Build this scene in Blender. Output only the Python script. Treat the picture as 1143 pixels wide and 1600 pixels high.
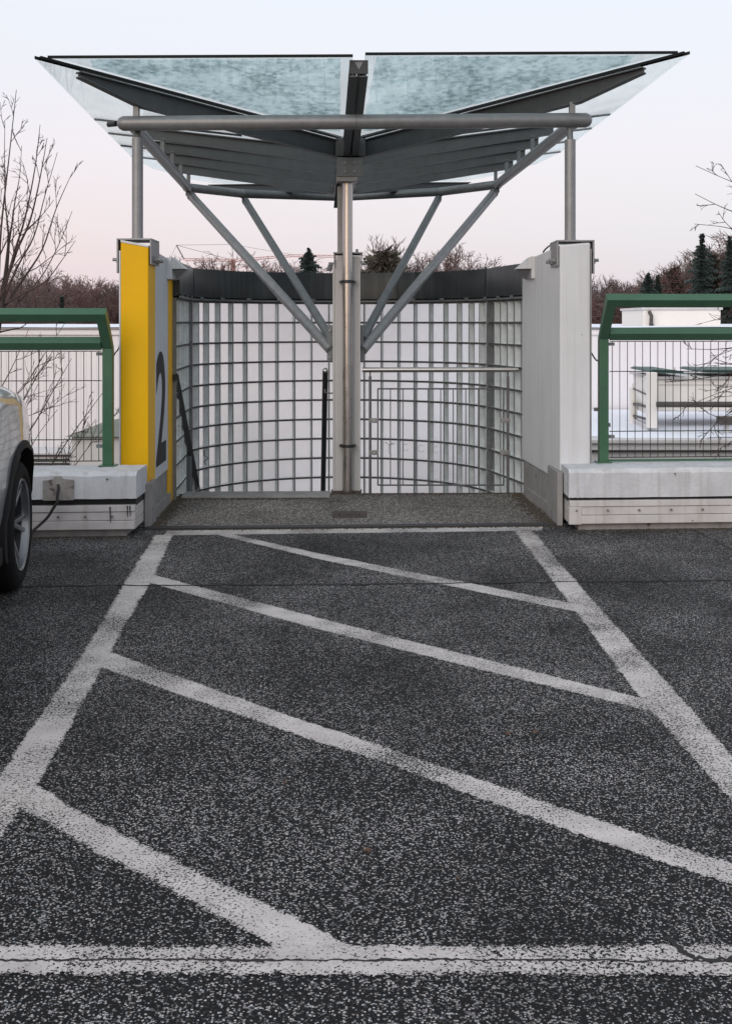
import bpy, bmesh, math, random
from mathutils import Vector, Matrix, noise as mnoise

# ------------------------------------------------------------------ camera
for o in list(bpy.data.objects):
    bpy.data.objects.remove(o)
SC = bpy.context.scene
COL = SC.collection
H, F, CX, HY = 1.55, 1800.0, 571.5, 504.0      # eye height, focal length in photo pixels, vanishing point

cam = bpy.data.cameras.new('camera')
cam.sensor_fit = 'VERTICAL'
cam.sensor_height = 36.0
cam.lens = 36.0 * F / 1600.0
cam.shift_y = (HY - 800.0) / 1600.0
cam.clip_start, cam.clip_end = 0.05, 8000
camo = bpy.data.objects.new('camera', cam)
camo.location = (0, 0, H)
camo.rotation_euler = (math.radians(90), 0, 0)
COL.objects.link(camo)
SC.camera = camo

# ------------------------------------------------------------------ sky, sun, exposure
SUN_EL, SUN_AZ = math.radians(30), math.radians(205)     # behind the camera, a little to its left
w = bpy.data.worlds.new('World'); SC.world = w; w.use_nodes = True
nt = w.node_tree; nt.nodes.clear()
def wn(t, **k):
    n = nt.nodes.new(t)
    for a, b in k.items(): setattr(n, a, b)
    return n
tc = wn('ShaderNodeTexCoord')
sep = wn('ShaderNodeSeparateXYZ'); nt.links.new(tc.outputs['Generated'], sep.inputs[0])
def ramp(stops):
    r = wn('ShaderNodeValToRGB'); e = r.color_ramp.elements
    while len(e) > 1: e.remove(e[-1])
    e[0].position = stops[0][0]; e[0].color = (*stops[0][1], 1)
    for p, c in stops[1:]:
        k = e.new(p); k.color = (*c, 1)
    return r
pink = ramp([(0.0, (.78, .64, .71)), (.06, (.80, .675, .735)), (.14, (.82, .755, .82)), (.27, (.80, .825, .895)), (.6, (.75, .78, .85)), (1, (.68, .715, .78))])
lav = ramp([(0.0, (.69, .68, .765)), (.06, (.71, .70, .79)), (.14, (.79, .75, .83)), (.27, (.79, .815, .895)), (.6, (.75, .78, .85)), (1, (.68, .715, .78))])
nt.links.new(sep.outputs['Z'], pink.inputs[0]); nt.links.new(sep.outputs['Z'], lav.inputs[0])
mr = wn('ShaderNodeMapRange'); mr.inputs[1].default_value = -.35; mr.inputs[2].default_value = .4
nt.links.new(sep.outputs['X'], mr.inputs[0])
mx = wn('ShaderNodeMix', data_type='RGBA')
cm = wn('ShaderNodeMapping'); cm.inputs['Scale'].default_value = (1.6, 1.6, 16); nt.links.new(tc.outputs['Generated'], cm.inputs[0])
cz = wn('ShaderNodeTexNoise'); cz.inputs['Scale'].default_value = 1.4; cz.inputs['Detail'].default_value = 5; nt.links.new(cm.outputs[0], cz.inputs['Vector'])
ca_ = wn('ShaderNodeMath', operation='MULTIPLY_ADD', use_clamp=True); ca_.inputs[1].default_value = 1.3; nt.links.new(cz.outputs['Fac'], ca_.inputs[0])
cs_ = wn('ShaderNodeMath', operation='SUBTRACT'); cs_.inputs[1].default_value = .65; nt.links.new(mr.outputs[0], cs_.inputs[0]); nt.links.new(cs_.outputs[0], ca_.inputs[2])
nt.links.new(ca_.outputs[0], mx.inputs[0]); nt.links.new(pink.outputs[0], mx.inputs[6]); nt.links.new(lav.outputs[0], mx.inputs[7])
sky = wn('ShaderNodeTexSky', sky_type='NISHITA', sun_disc=False)
sky.sun_elevation = math.radians(4); sky.sun_rotation = SUN_AZ; sky.air_density = 1.0; sky.dust_density = 2.0
bg1 = wn('ShaderNodeBackground'); bg1.inputs[1].default_value = 0.99
bg2 = wn('ShaderNodeBackground'); bg2.inputs[1].default_value = 0.05
nt.links.new(mx.outputs[2], bg1.inputs[0]); nt.links.new(sky.outputs[0], bg2.inputs[0])
ad = wn('ShaderNodeAddShader'); out = wn('ShaderNodeOutputWorld')
nt.links.new(bg1.outputs[0], ad.inputs[0]); nt.links.new(bg2.outputs[0], ad.inputs[1]); nt.links.new(ad.outputs[0], out.inputs[0])

sl = bpy.data.lights.new('sun', 'SUN'); sl.energy = 1.35; sl.angle = math.radians(45); sl.color = (1, .95, .91)
so = bpy.data.objects.new('sun', sl); COL.objects.link(so)
sdir = Vector((math.sin(SUN_AZ) * math.cos(SUN_EL), math.cos(SUN_AZ) * math.cos(SUN_EL), math.sin(SUN_EL)))
so.rotation_euler = sdir.to_track_quat('Z', 'Y').to_euler()
so.location = sdir * 40
SC.view_settings.view_transform = 'Standard'
SC.view_settings.look = 'None'
SC.view_settings.exposure = 0.0
SC.view_settings.gamma = 1.0
SC.view_settings.use_curve_mapping = False
SC.render.engine = 'CYCLES'
SC.cycles.max_bounces = 12
SC.cycles.transparent_max_bounces = 32
SC.cycles.caustics_refractive = False

# ------------------------------------------------------------------ helpers
V = Vector
def U(px, py, D):            # a point seen at a photo position, at distance D
    return V(((px - CX) * D / F, D, H - (py - HY) * D / F))
def G(px, py, z=0.0):        # a point of the ground
    D = (H - z) * F / (py - HY)
    return V(((px - CX) * D / F, D, z))

MATS = {}
def nodes(m):
    m.use_nodes = True
    return m.node_tree, m.node_tree.nodes, m.node_tree.links
def mat(name, col, rough=.6, metal=0., var=.12, vscale=3., bump=0., bscale=60., spec=.5, streak=None, coord='Object', stain=None, coat=0):
    """a principled material with slow colour variation, optional streaks, stains and fine relief"""
    if name in MATS: return MATS[name]
    m = bpy.data.materials.new(name); t, n, l = nodes(m)
    b = n['Principled BSDF']
    b.inputs['Roughness'].default_value = rough; b.inputs['Metallic'].default_value = metal
    b.inputs['Specular IOR Level'].default_value = spec
    if coat: b.inputs['Coat Weight'].default_value = coat; b.inputs['Coat Roughness'].default_value = .05
    ge = n.new('ShaderNodeNewGeometry')
    nz = n.new('ShaderNodeTexNoise'); nz.inputs['Scale'].default_value = vscale; nz.inputs['Detail'].default_value = 8
    nz.inputs['Roughness'].default_value = .65
    l.new(ge.outputs['Position'], nz.inputs['Vector'])
    mx = n.new('ShaderNodeMix'); mx.data_type = 'RGBA'
    mx.inputs[6].default_value = (*[c * (1 - var) for c in col], 1)
    mx.inputs[7].default_value = (*[min(1, c * (1 + var)) for c in col], 1)
    cr = n.new('ShaderNodeMapRange'); cr.inputs[1].default_value = .3; cr.inputs[2].default_value = .7
    l.new(nz.outputs['Fac'], cr.inputs[0]); l.new(cr.outputs[0], mx.inputs[0])
    src = mx.outputs[2]
    if streak:        # vertical run marks: (colour, amount)
        mp = n.new('ShaderNodeMapping'); mp.inputs['Scale'].default_value = (14, 14, .5)
        l.new(ge.outputs['Position'], mp.inputs['Vector'])
        ns = n.new('ShaderNodeTexNoise'); ns.inputs['Scale'].default_value = 1.3; ns.inputs['Detail'].default_value = 6
        l.new(mp.outputs[0], ns.inputs['Vector'])
        r2 = n.new('ShaderNodeMapRange'); r2.inputs[1].default_value = .5; r2.inputs[2].default_value = .78; r2.inputs[4].default_value = streak[1]
        l.new(ns.outputs['Fac'], r2.inputs[0])
        m2 = n.new('ShaderNodeMix'); m2.data_type = 'RGBA'; m2.inputs[7].default_value = (*streak[0], 1)
        l.new(r2.outputs[0], m2.inputs[0]); l.new(src, m2.inputs[6]); src = m2.outputs[2]
    if stain:         # small specks and chips: (colour, threshold, scale)
        ns = n.new('ShaderNodeTexNoise'); ns.inputs['Scale'].default_value = stain[2]; ns.inputs['Detail'].default_value = 5
        l.new(ge.outputs['Position'], ns.inputs['Vector'])
        r2 = n.new('ShaderNodeMapRange'); r2.inputs[1].default_value = stain[1]; r2.inputs[2].default_value = stain[1] + .05
        l.new(ns.outputs['Fac'], r2.inputs[0])
        m2 = n.new('ShaderNodeMix'); m2.data_type = 'RGBA'; m2.inputs[7].default_value = (*stain[0], 1)
        l.new(r2.outputs[0], m2.inputs[0]); l.new(src, m2.inputs[6]); src = m2.outputs[2]
    l.new(src, b.inputs['Base Color'])
    rr = n.new('ShaderNodeMapRange'); rr.inputs[3].default_value = max(.02, rough - .1); rr.inputs[4].default_value = min(1, rough + .1)
    l.new(nz.outputs['Fac'], rr.inputs[0]); l.new(rr.outputs[0], b.inputs['Roughness'])
    if bump:
        nb = n.new('ShaderNodeTexNoise'); nb.inputs['Scale'].default_value = bscale; nb.inputs['Detail'].default_value = 4
        l.new(ge.outputs['Position'], nb.inputs['Vector'])
        bp = n.new('ShaderNodeBump'); bp.inputs['Strength'].default_value = bump; bp.inputs['Distance'].default_value = .01
        l.new(nb.outputs['Fac'], bp.inputs['Height']); l.new(bp.outputs[0], b.inputs['Normal'])
    MATS[name] = m
    return m

WL = {}     # world location of every object
def wl(o): return WL.get(o.name, V((0, 0, 0))) if o else V((0, 0, 0))
def tag(o, label=None, cat=None, group=None, kind=None):
    if label: o['label'] = label
    if cat: o['category'] = cat
    if group: o['group'] = group
    if kind: o['kind'] = kind
    return o
def empty(name, loc, label=None, cat=None, group=None):
    o = bpy.data.objects.new(name, None); COL.objects.link(o)
    o.location = loc; o.empty_display_size = .1
    WL[o.name] = V(loc)
    return tag(o, label, cat, group)
def link(name, me, m, parent=None, loc=(0, 0, 0), rot=None):
    o = bpy.data.objects.new(name, me); COL.objects.link(o)
    o.parent = parent
    o.location = V(loc) - wl(parent)
    if rot: o.rotation_euler = rot
    WL[o.name] = V(loc)
    if m is not None and len(me.materials) == 0: me.materials.append(m)
    return o

class MB:
    """collects geometry in world coordinates, then links it as one mesh object"""
    def __init__(s): s.v = []; s.f = []; s.mi = []; s.cur = 0
    def add(s, vs, fs):
        k = len(s.v); s.v += [V(p) for p in vs]
        for f in fs: s.f.append(tuple(i + k for i in f)); s.mi.append(s.cur)
        return s
    def hexa(s, p):      # 8 corners: bottom ring of 4, top ring of 4
        return s.add(p, [(3, 2, 1, 0), (4, 5, 6, 7), (0, 1, 5, 4), (1, 2, 6, 5), (2, 3, 7, 6), (3, 0, 4, 7)])
    def box(s, lo, hi):
        x0, y0, z0 = lo; x1, y1, z1 = hi
        return s.hexa([(x0, y0, z0), (x1, y0, z0), (x1, y1, z0), (x0, y1, z0), (x0, y0, z1), (x1, y0, z1), (x1, y1, z1), (x0, y1, z1)])
    def obox(s, c, ax, ay, az):   # centre and three half-axis vectors
        c, ax, ay, az = V(c), V(ax), V(ay), V(az)
        return s.hexa([c - ax - ay - az, c + ax - ay - az, c + ax + ay - az, c - ax + ay - az, c - ax - ay + az, c + ax - ay + az, c + ax + ay + az, c - ax + ay + az])
    def prism(s, poly, d):        # polygon extruded by vector d
        n = len(poly); d = V(d); p = [V(q) for q in poly]
        return s.add(p + [q + d for q in p], [tuple(range(n))[::-1], tuple(range(n, 2 * n))] + [(i, (i + 1) % n, n + (i + 1) % n, n + i) for i in range(n)])
    def path(s, pts, r, n=10, caps=True, sx=1., sy=1.):   # a tube through points; r a number or a list
        pts = [V(p) for p in pts]; R = r if isinstance(r, (list, tuple)) else [r] * len(pts)
        k = len(s.v); up = None
        for i, p in enumerate(pts):
            t = (pts[min(i + 1, len(pts) - 1)] - pts[max(i - 1, 0)]).normalized()
            if up is None:
                up = V((0, 0, 1)) if abs(t.z) < .9 else V((0, 1, 0))
            a = (up - t * up.dot(t)).normalized(); b = t.cross(a); up = a
            for j in range(n):
                q = 2 * math.pi * j / n
                s.v.append(p + (a * math.cos(q) * sx + b * math.sin(q) * sy) * R[i])
        for i in range(len(pts) - 1):
            for j in range(n):
                s.f.append((k + i * n + j, k + i * n + (j + 1) % n, k + (i + 1) * n + (j + 1) % n, k + (i + 1) * n + j)); s.mi.append(s.cur)
        if caps:
            s.f.append(tuple(k + j for j in range(n))[::-1]); s.mi.append(s.cur)
            e = k + (len(pts) - 1) * n
            s.f.append(tuple(e + j for j in range(n))); s.mi.append(s.cur)
        return s
    def lathe(s, prof, c, axis, n=32):    # profile (radius, offset along axis)
        axis = V(axis).normalized(); a = axis.orthogonal().normalized(); b = axis.cross(a); c = V(c)
        vs = [c + axis * h + (a * math.cos(2 * math.pi * j / n) + b * math.sin(2 * math.pi * j / n)) * r for r, h in prof for j in range(n)]
        fs = [(i * n + j, i * n + (j + 1) % n, (i + 1) * n + (j + 1) % n, (i + 1) * n + j) for i in range(len(prof) - 1) for j in range(n)]
        return s.add(vs, fs)
    def mesh(s, name, mats, smooth=None, bevel=0, seg=2, origin=None):
        o = V(origin) if origin is not None else sum(s.v, V((0, 0, 0))) / max(1, len(s.v))
        me = bpy.data.meshes.new(name)
        me.from_pydata([tuple(p - o) for p in s.v], [], s.f)
        for m in (mats if isinstance(mats, (list, tuple)) else [mats]): me.materials.append(m)
        if isinstance(mats, (list, tuple)) and len(mats) > 1: me.polygons.foreach_set('material_index', s.mi)
        bm = bmesh.new(); bm.from_mesh(me)
        bmesh.ops.recalc_face_normals(bm, faces=bm.faces)
        if bevel:
            es = [e for e in bm.edges if len(e.link_faces) == 2 and e.calc_face_angle(0) > .5]
            bmesh.ops.bevel(bm, geom=es, offset=bevel, segments=seg, affect='EDGES', profile=.6)
        bm.to_mesh(me); bm.free()
        if smooth is not None:
            me.shade_smooth(); me.set_sharp_from_angle(angle=math.radians(smooth))
        me.update()
        return me, o
    def build(s, name, mats, parent=None, smooth=None, bevel=0, seg=2, origin=None):
        me, o = s.mesh(name, mats, smooth, bevel, seg, origin)
        ob = link(name, me, None, parent, o)
        return ob
def tube(name, pts, r, m, parent, n=16, **k): return MB().path(pts, r, n, **k).build(name, m, parent, smooth=40)

# ------------------------------------------------------------------ materials
def asphalt_mat(name, dark, pale, scale, share, tint, sharp=1.):
    m = bpy.data.materials.new(name); t, n, l = nodes(m); b = n['Principled BSDF']
    b.inputs['Specular IOR Level'].default_value = .22
    ge = n.new('ShaderNodeNewGeometry')
    mp = n.new('ShaderNodeMapping'); mp.inputs['Scale'].default_value = (1, 1, 1); l.new(ge.outputs['Position'], mp.inputs['Vector'])
    # warp so the chips are angular and uneven
    nw = n.new('ShaderNodeTexNoise'); nw.inputs['Scale'].default_value = scale * .9; nw.inputs['Detail'].default_value = 2
    l.new(mp.outputs[0], nw.inputs['Vector'])
    sc = n.new('ShaderNodeVectorMath'); sc.operation = 'SCALE'; sc.inputs[3].default_value = .9 / scale
    l.new(nw.outputs['Color'], sc.inputs[0])
    av = n.new('ShaderNodeVectorMath'); av.operation = 'ADD'; l.new(mp.outputs[0], av.inputs[0]); l.new(sc.outputs[0], av.inputs[1])
    vo = n.new('ShaderNodeTexVoronoi'); vo.inputs['Scale'].default_value = scale; vo.inputs['Randomness'].default_value = 1
    l.new(av.outputs[0], vo.inputs['Vector'])
    sp = n.new('ShaderNodeSeparateColor'); l.new(vo.outputs['Color'], sp.inputs[0])
    # patches where more or fewer chips lie bare
    nl = n.new('ShaderNodeTexNoise'); nl.inputs['Scale'].default_value = 1.1; nl.inputs['Detail'].default_value = 6; nl.inputs['Roughness'].default_value = .6
    l.new(ge.outputs['Position'], nl.inputs['Vector'])
    lo = n.new('ShaderNodeMapRange'); lo.inputs[1].default_value = .3; lo.inputs[2].default_value = .7; lo.inputs[3].default_value = -.12; lo.inputs[4].default_value = .12
    l.new(nl.outputs['Fac'], lo.inputs[0])
    sm = n.new('ShaderNodeMath'); sm.operation = 'ADD'; l.new(sp.outputs[0], sm.inputs[0]); l.new(lo.outputs[0], sm.inputs[1])
    r = n.new('ShaderNodeValToRGB'); e = r.color_ramp.elements
    e[0].position = 0; e[0].color = (*[c * .55 for c in dark], 1)
    e[1].position = 1 - share; e[1].color = (*[c * 1.5 for c in dark], 1)
    k = e.new(1 - share * .72); k.color = (*[p * .38 for p in pale], 1)
    k = e.new(1 - share * .2); k.color = (*pale, 1)
    l.new(sm.outputs[0], r.inputs[0])
    # binder shows between the chips
    dm = n.new('ShaderNodeMapRange'); dm.inputs[1].default_value = .35; dm.inputs[2].default_value = .62; dm.inputs[3].default_value = 1; dm.inputs[4].default_value = .28
    l.new(vo.outputs['Distance'], dm.inputs[0])
    mu = n.new('ShaderNodeMix'); mu.data_type = 'RGBA'; mu.blend_type = 'MULTIPLY'; mu.inputs[0].default_value = 1
    l.new(r.outputs[0], mu.inputs[6]); l.new(dm.outputs[0], mu.inputs[7])
    v2 = n.new('ShaderNodeTexVoronoi'); v2.inputs['Scale'].default_value = scale * .46; l.new(av.outputs[0], v2.inputs['Vector'])
    s2 = n.new('ShaderNodeSeparateColor'); l.new(v2.outputs['Color'], s2.inputs[0])
    t2 = n.new('ShaderNodeMapRange'); t2.inputs[1].default_value = .86; t2.inputs[2].default_value = .91; l.new(s2.outputs[0], t2.inputs[0])
    d2 = n.new('ShaderNodeMapRange'); d2.inputs[1].default_value = .26; d2.inputs[2].default_value = .36; d2.inputs[3].default_value = 1; d2.inputs[4].default_value = 0; l.new(v2.outputs['Distance'], d2.inputs[0])
    k2 = n.new('ShaderNodeMath'); k2.operation = 'MULTIPLY'; l.new(t2.outputs[0], k2.inputs[0]); l.new(d2.outputs[0], k2.inputs[1])
    c2_ = n.new('ShaderNodeMix'); c2_.data_type = 'RGBA'; c2_.inputs[6].default_value = (*[p * .25 for p in pale], 1); c2_.inputs[7].default_value = (*[p * 1.05 for p in pale], 1); l.new(s2.outputs[1], c2_.inputs[0])
    mu2 = n.new('ShaderNodeMix'); mu2.data_type = 'RGBA'; l.new(k2.outputs[0], mu2.inputs[0]); l.new(mu.outputs[2], mu2.inputs[6]); l.new(c2_.outputs[2], mu2.inputs[7])
    mu = mu2
    # big soft dirt
    nd = n.new('ShaderNodeTexNoise'); nd.inputs['Scale'].default_value = .7; nd.inputs['Detail'].default_value = 7
    l.new(ge.outputs['Position'], nd.inputs['Vector'])
    dr = n.new('ShaderNodeMapRange'); dr.inputs[1].default_value = .3; dr.inputs[2].default_value = .75; dr.inputs[3].default_value = .66; dr.inputs[4].default_value = 1.22
    l.new(nd.outputs['Fac'], dr.inputs[0])
    tm = n.new('ShaderNodeVectorMath'); tm.operation = 'SCALE'; tm.inputs[0].default_value = tint; l.new(dr.outputs[0], tm.inputs[3])
    m3 = n.new('ShaderNodeMix'); m3.data_type = 'RGBA'; m3.blend_type = 'MULTIPLY'; m3.inputs[0].default_value = 1
    l.new(mu.outputs[2], m3.inputs[6]); l.new(tm.outputs[0], m3.inputs[7])
    hue = n.new('ShaderNodeMix'); hue.data_type = 'RGBA'; hue.inputs[6].default_value = (1.08, .97, .88, 1); hue.inputs[7].default_value = (.90, 1.0, 1.08, 1)
    l.new(sp.outputs[2], hue.inputs[0])
    m4 = n.new('ShaderNodeMix'); m4.data_type = 'RGBA'; m4.blend_type = 'MULTIPLY'; m4.inputs[0].default_value = 1
    l.new(m3.outputs[2], m4.inputs[6]); l.new(hue.outputs[2], m4.inputs[7])
    # oil and tyre stains
    mo = n.new('ShaderNodeMapping'); mo.inputs['Scale'].default_value = (1.3, .55, 1); mo.inputs['Location'].default_value = (3.1, 1.7, 0); l.new(ge.outputs['Position'], mo.inputs['Vector'])
    no = n.new('ShaderNodeTexNoise'); no.inputs['Scale'].default_value = 1.0; no.inputs['Detail'].default_value = 9; no.inputs['Roughness'].default_value = .62; l.new(mo.outputs[0], no.inputs['Vector'])
    ro = n.new('ShaderNodeMapRange'); ro.inputs[1].default_value = .52; ro.inputs[2].default_value = .68; ro.inputs[3].default_value = 1; ro.inputs[4].default_value = .5; l.new(no.outputs['Fac'], ro.inputs[0])
    m5 = n.new('ShaderNodeMix'); m5.data_type = 'RGBA'; m5.blend_type = 'MULTIPLY'; m5.inputs[0].default_value = 1
    l.new(m4.outputs[2], m5.inputs[6]); l.new(ro.outputs[0], m5.inputs[7])
    l.new(m5.outputs[2], b.inputs['Base Color'])
    b.inputs['Roughness'].default_value = .75
    hs = n.new('ShaderNodeMath'); hs.operation = 'MULTIPLY'; l.new(dm.outputs[0], hs.inputs[0]); l.new(sp.outputs[1], hs.inputs[1])
    bp = n.new('ShaderNodeBump'); bp.inputs['Strength'].default_value = .55 * sharp; bp.inputs['Distance'].default_value = .004
    l.new(hs.outputs[0], bp.inputs['Height']); l.new(bp.outputs[0], b.inputs['Normal'])
    return m
M_asphalt = asphalt_mat('asphalt', (.0145, .0145, .0155), (.60, .59, .58), 195, .285, (.99, .99, 1.02))
M_washed = asphalt_mat('washed_concrete', (.15, .14, .13), (.60, .57, .54), 95, .52, (.98, .975, .965))

def paint_mat():
    m = bpy.data.materials.new('road_paint'); t, n, l = nodes(m); b = n['Principled BSDF']
    b.inputs['Roughness'].default_value = .7
    ge = n.new('ShaderNodeNewGeometry')
    nz = n.new('ShaderNodeTexNoise'); nz.inputs['Scale'].default_value = 9; nz.inputs['Detail'].default_value = 8; l.new(ge.outputs['Position'], nz.inputs['Vector'])
    r = n.new('ShaderNodeValToRGB'); e = r.color_ramp.elements
    e[0].position = .3; e[0].color = (.41, .385, .372, 1); e[1].position = .7; e[1].color = (.56, .53, .513, 1)
    l.new(nz.outputs['Fac'], r.inputs[0]); l.new(r.outputs[0], b.inputs['Base Color'])
    # worn holes between the chips
    mp = n.new('ShaderNodeMapping'); mp.inputs['Scale'].default_value = (1, 1, 1); l.new(ge.outputs['Position'], mp.inputs['Vector'])
    n1 = n.new('ShaderNodeTexNoise'); n1.inputs['Scale'].default_value = 120; n1.inputs['Detail'].default_value = 4; n1.inputs['Roughness'].default_value = .7
    l.new(mp.outputs[0], n1.inputs['Vector'])
    n2 = n.new('ShaderNodeTexNoise'); n2.inputs['Scale'].default_value = 1.9; n2.inputs['Detail'].default_value = 5; l.new(ge.outputs['Position'], n2.inputs['Vector'])
    r2 = n.new('ShaderNodeMapRange'); r2.inputs[1].default_value = .35; r2.inputs[2].default_value = .75; r2.inputs[3].default_value = .37; r2.inputs[4].default_value = .56
    l.new(n2.outputs['Fac'], r2.inputs[0])
    atn = n.new('ShaderNodeAttribute'); atn.attribute_name = 'rim'
    er = n.new('ShaderNodeMapRange'); er.inputs[3].default_value = .115; er.inputs[4].default_value = 0; l.new(atn.outputs['Fac'], er.inputs[0])
    eh = n.new('ShaderNodeMath'); eh.operation = 'ADD'; l.new(r2.outputs[0], eh.inputs[0]); l.new(er.outputs[0], eh.inputs[1])
    sb = n.new('ShaderNodeMath'); sb.operation = 'SUBTRACT'; l.new(n1.outputs['Fac'], sb.inputs[0]); l.new(eh.outputs[0], sb.inputs[1])
    al = n.new('ShaderNodeMapRange'); al.inputs[1].default_value = -.01; al.inputs[2].default_value = .03; l.new(sb.outputs[0], al.inputs[0])
    bp = n.new('ShaderNodeBump'); bp.inputs['Strength'].default_value = .35; bp.inputs['Distance'].default_value = .003
    l.new(n1.outputs['Fac'], bp.inputs['Height']); l.new(bp.outputs[0], b.inputs['Normal'])
    l.new(al.outputs[0], b.inputs['Alpha'])
    return m
M_paint = paint_mat()

def glass_mat(name, tint, dirt, dirtcol, dscale=4., rough=.02):
    """thin pane: tinted see-through, mirror reflection by angle, a film of dirt that scatters light"""
    m = bpy.data.materials.new(name); t, n, l = nodes(m); n.remove(n['Principled BSDF']); out = n['Material Output']
    tr = n.new('ShaderNodeBsdfTransparent'); tr.inputs[0].default_value = (*tint, 1)
    gl = n.new('ShaderNodeBsdfGlossy'); gl.inputs['Roughness'].default_value = rough; gl.inputs[0].default_value = (.95, 1, 1, 1)
    lw = n.new('ShaderNodeFresnel'); lw.inputs[0].default_value = 1.45
    mul = n.new('ShaderNodeMath'); mul.operation = 'MULTIPLY'; mul.inputs[1].default_value = .3; l.new(lw.outputs[0], mul.inputs[0])
    m1 = n.new('ShaderNodeMixShader'); l.new(mul.outputs[0], m1.inputs[0]); l.new(tr.outputs[0], m1.inputs[1]); l.new(gl.outputs[0], m1.inputs[2])
    ge = n.new('ShaderNodeNewGeometry')
    mp = n.new('ShaderNodeMapping'); mp.inputs['Scale'].default_value = (1, .6, 1); l.new(ge.outputs['Position'], mp.inputs['Vector'])
    nz = n.new('ShaderNodeTexNoise'); nz.inputs['Scale'].default_value = dscale; nz.inputs['Detail'].default_value = 8; l.new(mp.outputs[0], nz.inputs['Vector'])
    r = n.new('ShaderNodeMapRange'); r.inputs[1].default_value = .35; r.inputs[2].default_value = .75; r.inputs[3].default_value = dirt * .25; r.inputs[4].default_value = dirt
    l.new(nz.outputs['Fac'], r.inputs[0])
    di = n.new('ShaderNodeBsdfDiffuse'); di.inputs[0].default_value = (*dirtcol, 1)
    tl = n.new('ShaderNodeBsdfTranslucent'); tl.inputs[0].default_value = (*dirtcol, 1)
    m2 = n.new('ShaderNodeMixShader'); m2.inputs[0].default_value = .6; l.new(di.outputs[0], m2.inputs[1]); l.new(tl.outputs[0], m2.inputs[2])
    m3 = n.new('ShaderNodeMixShader'); l.new(r.outputs[0], m3.inputs[0]); l.new(m1.outputs[0], m3.inputs[1]); l.new(m2.outputs[0], m3.inputs[2])
    l.new(m3.outputs[0], out.inputs[0])
    return m
M_pane = glass_mat('canopy_glass', (.945, .975, .972), .13, (.42, .47, .48))
M_bpane = glass_mat('block_front_glass', (.985, .995, .99), .04, (.5, .52, .52), 9., .06)
M_carglass = glass_mat('car_glass', (.10, .12, .12), .02, (.3, .3, .3))

def frost_mat():
    m = bpy.data.materials.new('melting_frost'); t, n, l = nodes(m); n.remove(n['Principled BSDF']); out = n['Material Output']
    ge = n.new('ShaderNodeNewGeometry')
    mp = n.new('ShaderNodeMapping'); mp.inputs['Scale'].default_value = (19, 17, 1); l.new(ge.outputs['Position'], mp.inputs['Vector'])
    nz = n.new('ShaderNodeTexNoise'); nz.inputs['Scale'].default_value = 1; nz.inputs['Detail'].default_value = 6; nz.inputs['Roughness'].default_value = .6
    l.new(mp.outputs[0], nz.inputs['Vector'])
    n2 = n.new('ShaderNodeTexNoise'); n2.inputs['Scale'].default_value = 2.0; n2.inputs['Detail'].default_value = 4; l.new(ge.outputs['Position'], n2.inputs['Vector'])
    nm = n.new('ShaderNodeMapRange'); nm.inputs[1].default_value = .36; nm.inputs[2].default_value = .64; l.new(nz.outputs['Fac'], nm.inputs[0])
    n2m = n.new('ShaderNodeMapRange'); n2m.inputs[1].default_value = .32; n2m.inputs[2].default_value = .68; l.new(n2.outputs['Fac'], n2m.inputs[0])
    ad = n.new('ShaderNodeMix'); ad.data_type = 'FLOAT'; ad.inputs[0].default_value = .42; l.new(nm.outputs[0], ad.inputs[2]); l.new(n2m.outputs[0], ad.inputs[3])
    r = n.new('ShaderNodeValToRGB'); e = r.color_ramp.elements
    e[0].position = .10; e[0].color = (.22, .31, .30, 1); e[1].position = .90; e[1].color = (.92, 1, 1, 1)
    k = e.new(.36); k.color = (.46, .57, .60, 1); k = e.new(.58); k.color = (.70, .81, .85, 1)
    l.new(ad.outputs[0], r.inputs[0])
    tl = n.new('ShaderNodeBsdfTranslucent'); di = n.new('ShaderNodeBsdfDiffuse')
    l.new(r.outputs[0], tl.inputs[0]); l.new(r.outputs[0], di.inputs[0])
    m2 = n.new('ShaderNodeMixShader'); m2.inputs[0].default_value = .1; l.new(tl.outputs[0], m2.inputs[1]); l.new(di.outputs[0], m2.inputs[2])
    tr = n.new('ShaderNodeBsdfTransparent'); tr.inputs[0].default_value = (.8, .92, .93, 1)
    rr = n.new('ShaderNodeMapRange'); rr.inputs[1].default_value = .1; rr.inputs[2].default_value = .95; rr.inputs[3].default_value = .93; rr.inputs[4].default_value = .64
    l.new(ad.outputs[0], rr.inputs[0])
    m3 = n.new('ShaderNodeMixShader'); l.new(rr.outputs[0], m3.inputs[0]); l.new(tr.outputs[0], m3.inputs[1]); l.new(m2.outputs[0], m3.inputs[2])
    l.new(m3.outputs[0], out.inputs[0])
    return m
M_frost = frost_mat()

def block_back_mat():
    """rippled milky glass: what lies behind comes through as an even glow"""
    m = bpy.data.materials.new('block_milky_glass'); t, n, l = nodes(m); n.remove(n['Principled BSDF']); out = n['Material Output']
    tl = n.new('ShaderNodeBsdfTranslucent'); tl.inputs[0].default_value = (.97, .975, .99, 1)
    rf = n.new('ShaderNodeBsdfRefraction'); rf.inputs[0].default_value = (.98, .985, 1, 1); rf.inputs['Roughness'].default_value = .62; rf.inputs['IOR'].default_value = 1.35
    a = n.new('ShaderNodeMixShader'); a.inputs[0].default_value = .72; l.new(tl.outputs[0], a.inputs[1]); l.new(rf.outputs[0], a.inputs[2])
    l.new(a.outputs[0], out.inputs[0])
    return m
M_bback = block_back_mat()
M_bside = mat('block_side_glass', (.80, .84, .84), .25, var=.15, vscale=9, spec=.6)
M_mortar = mat('dark_joint', (.075, .07, .068), .75, var=.3, vscale=20)

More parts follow.
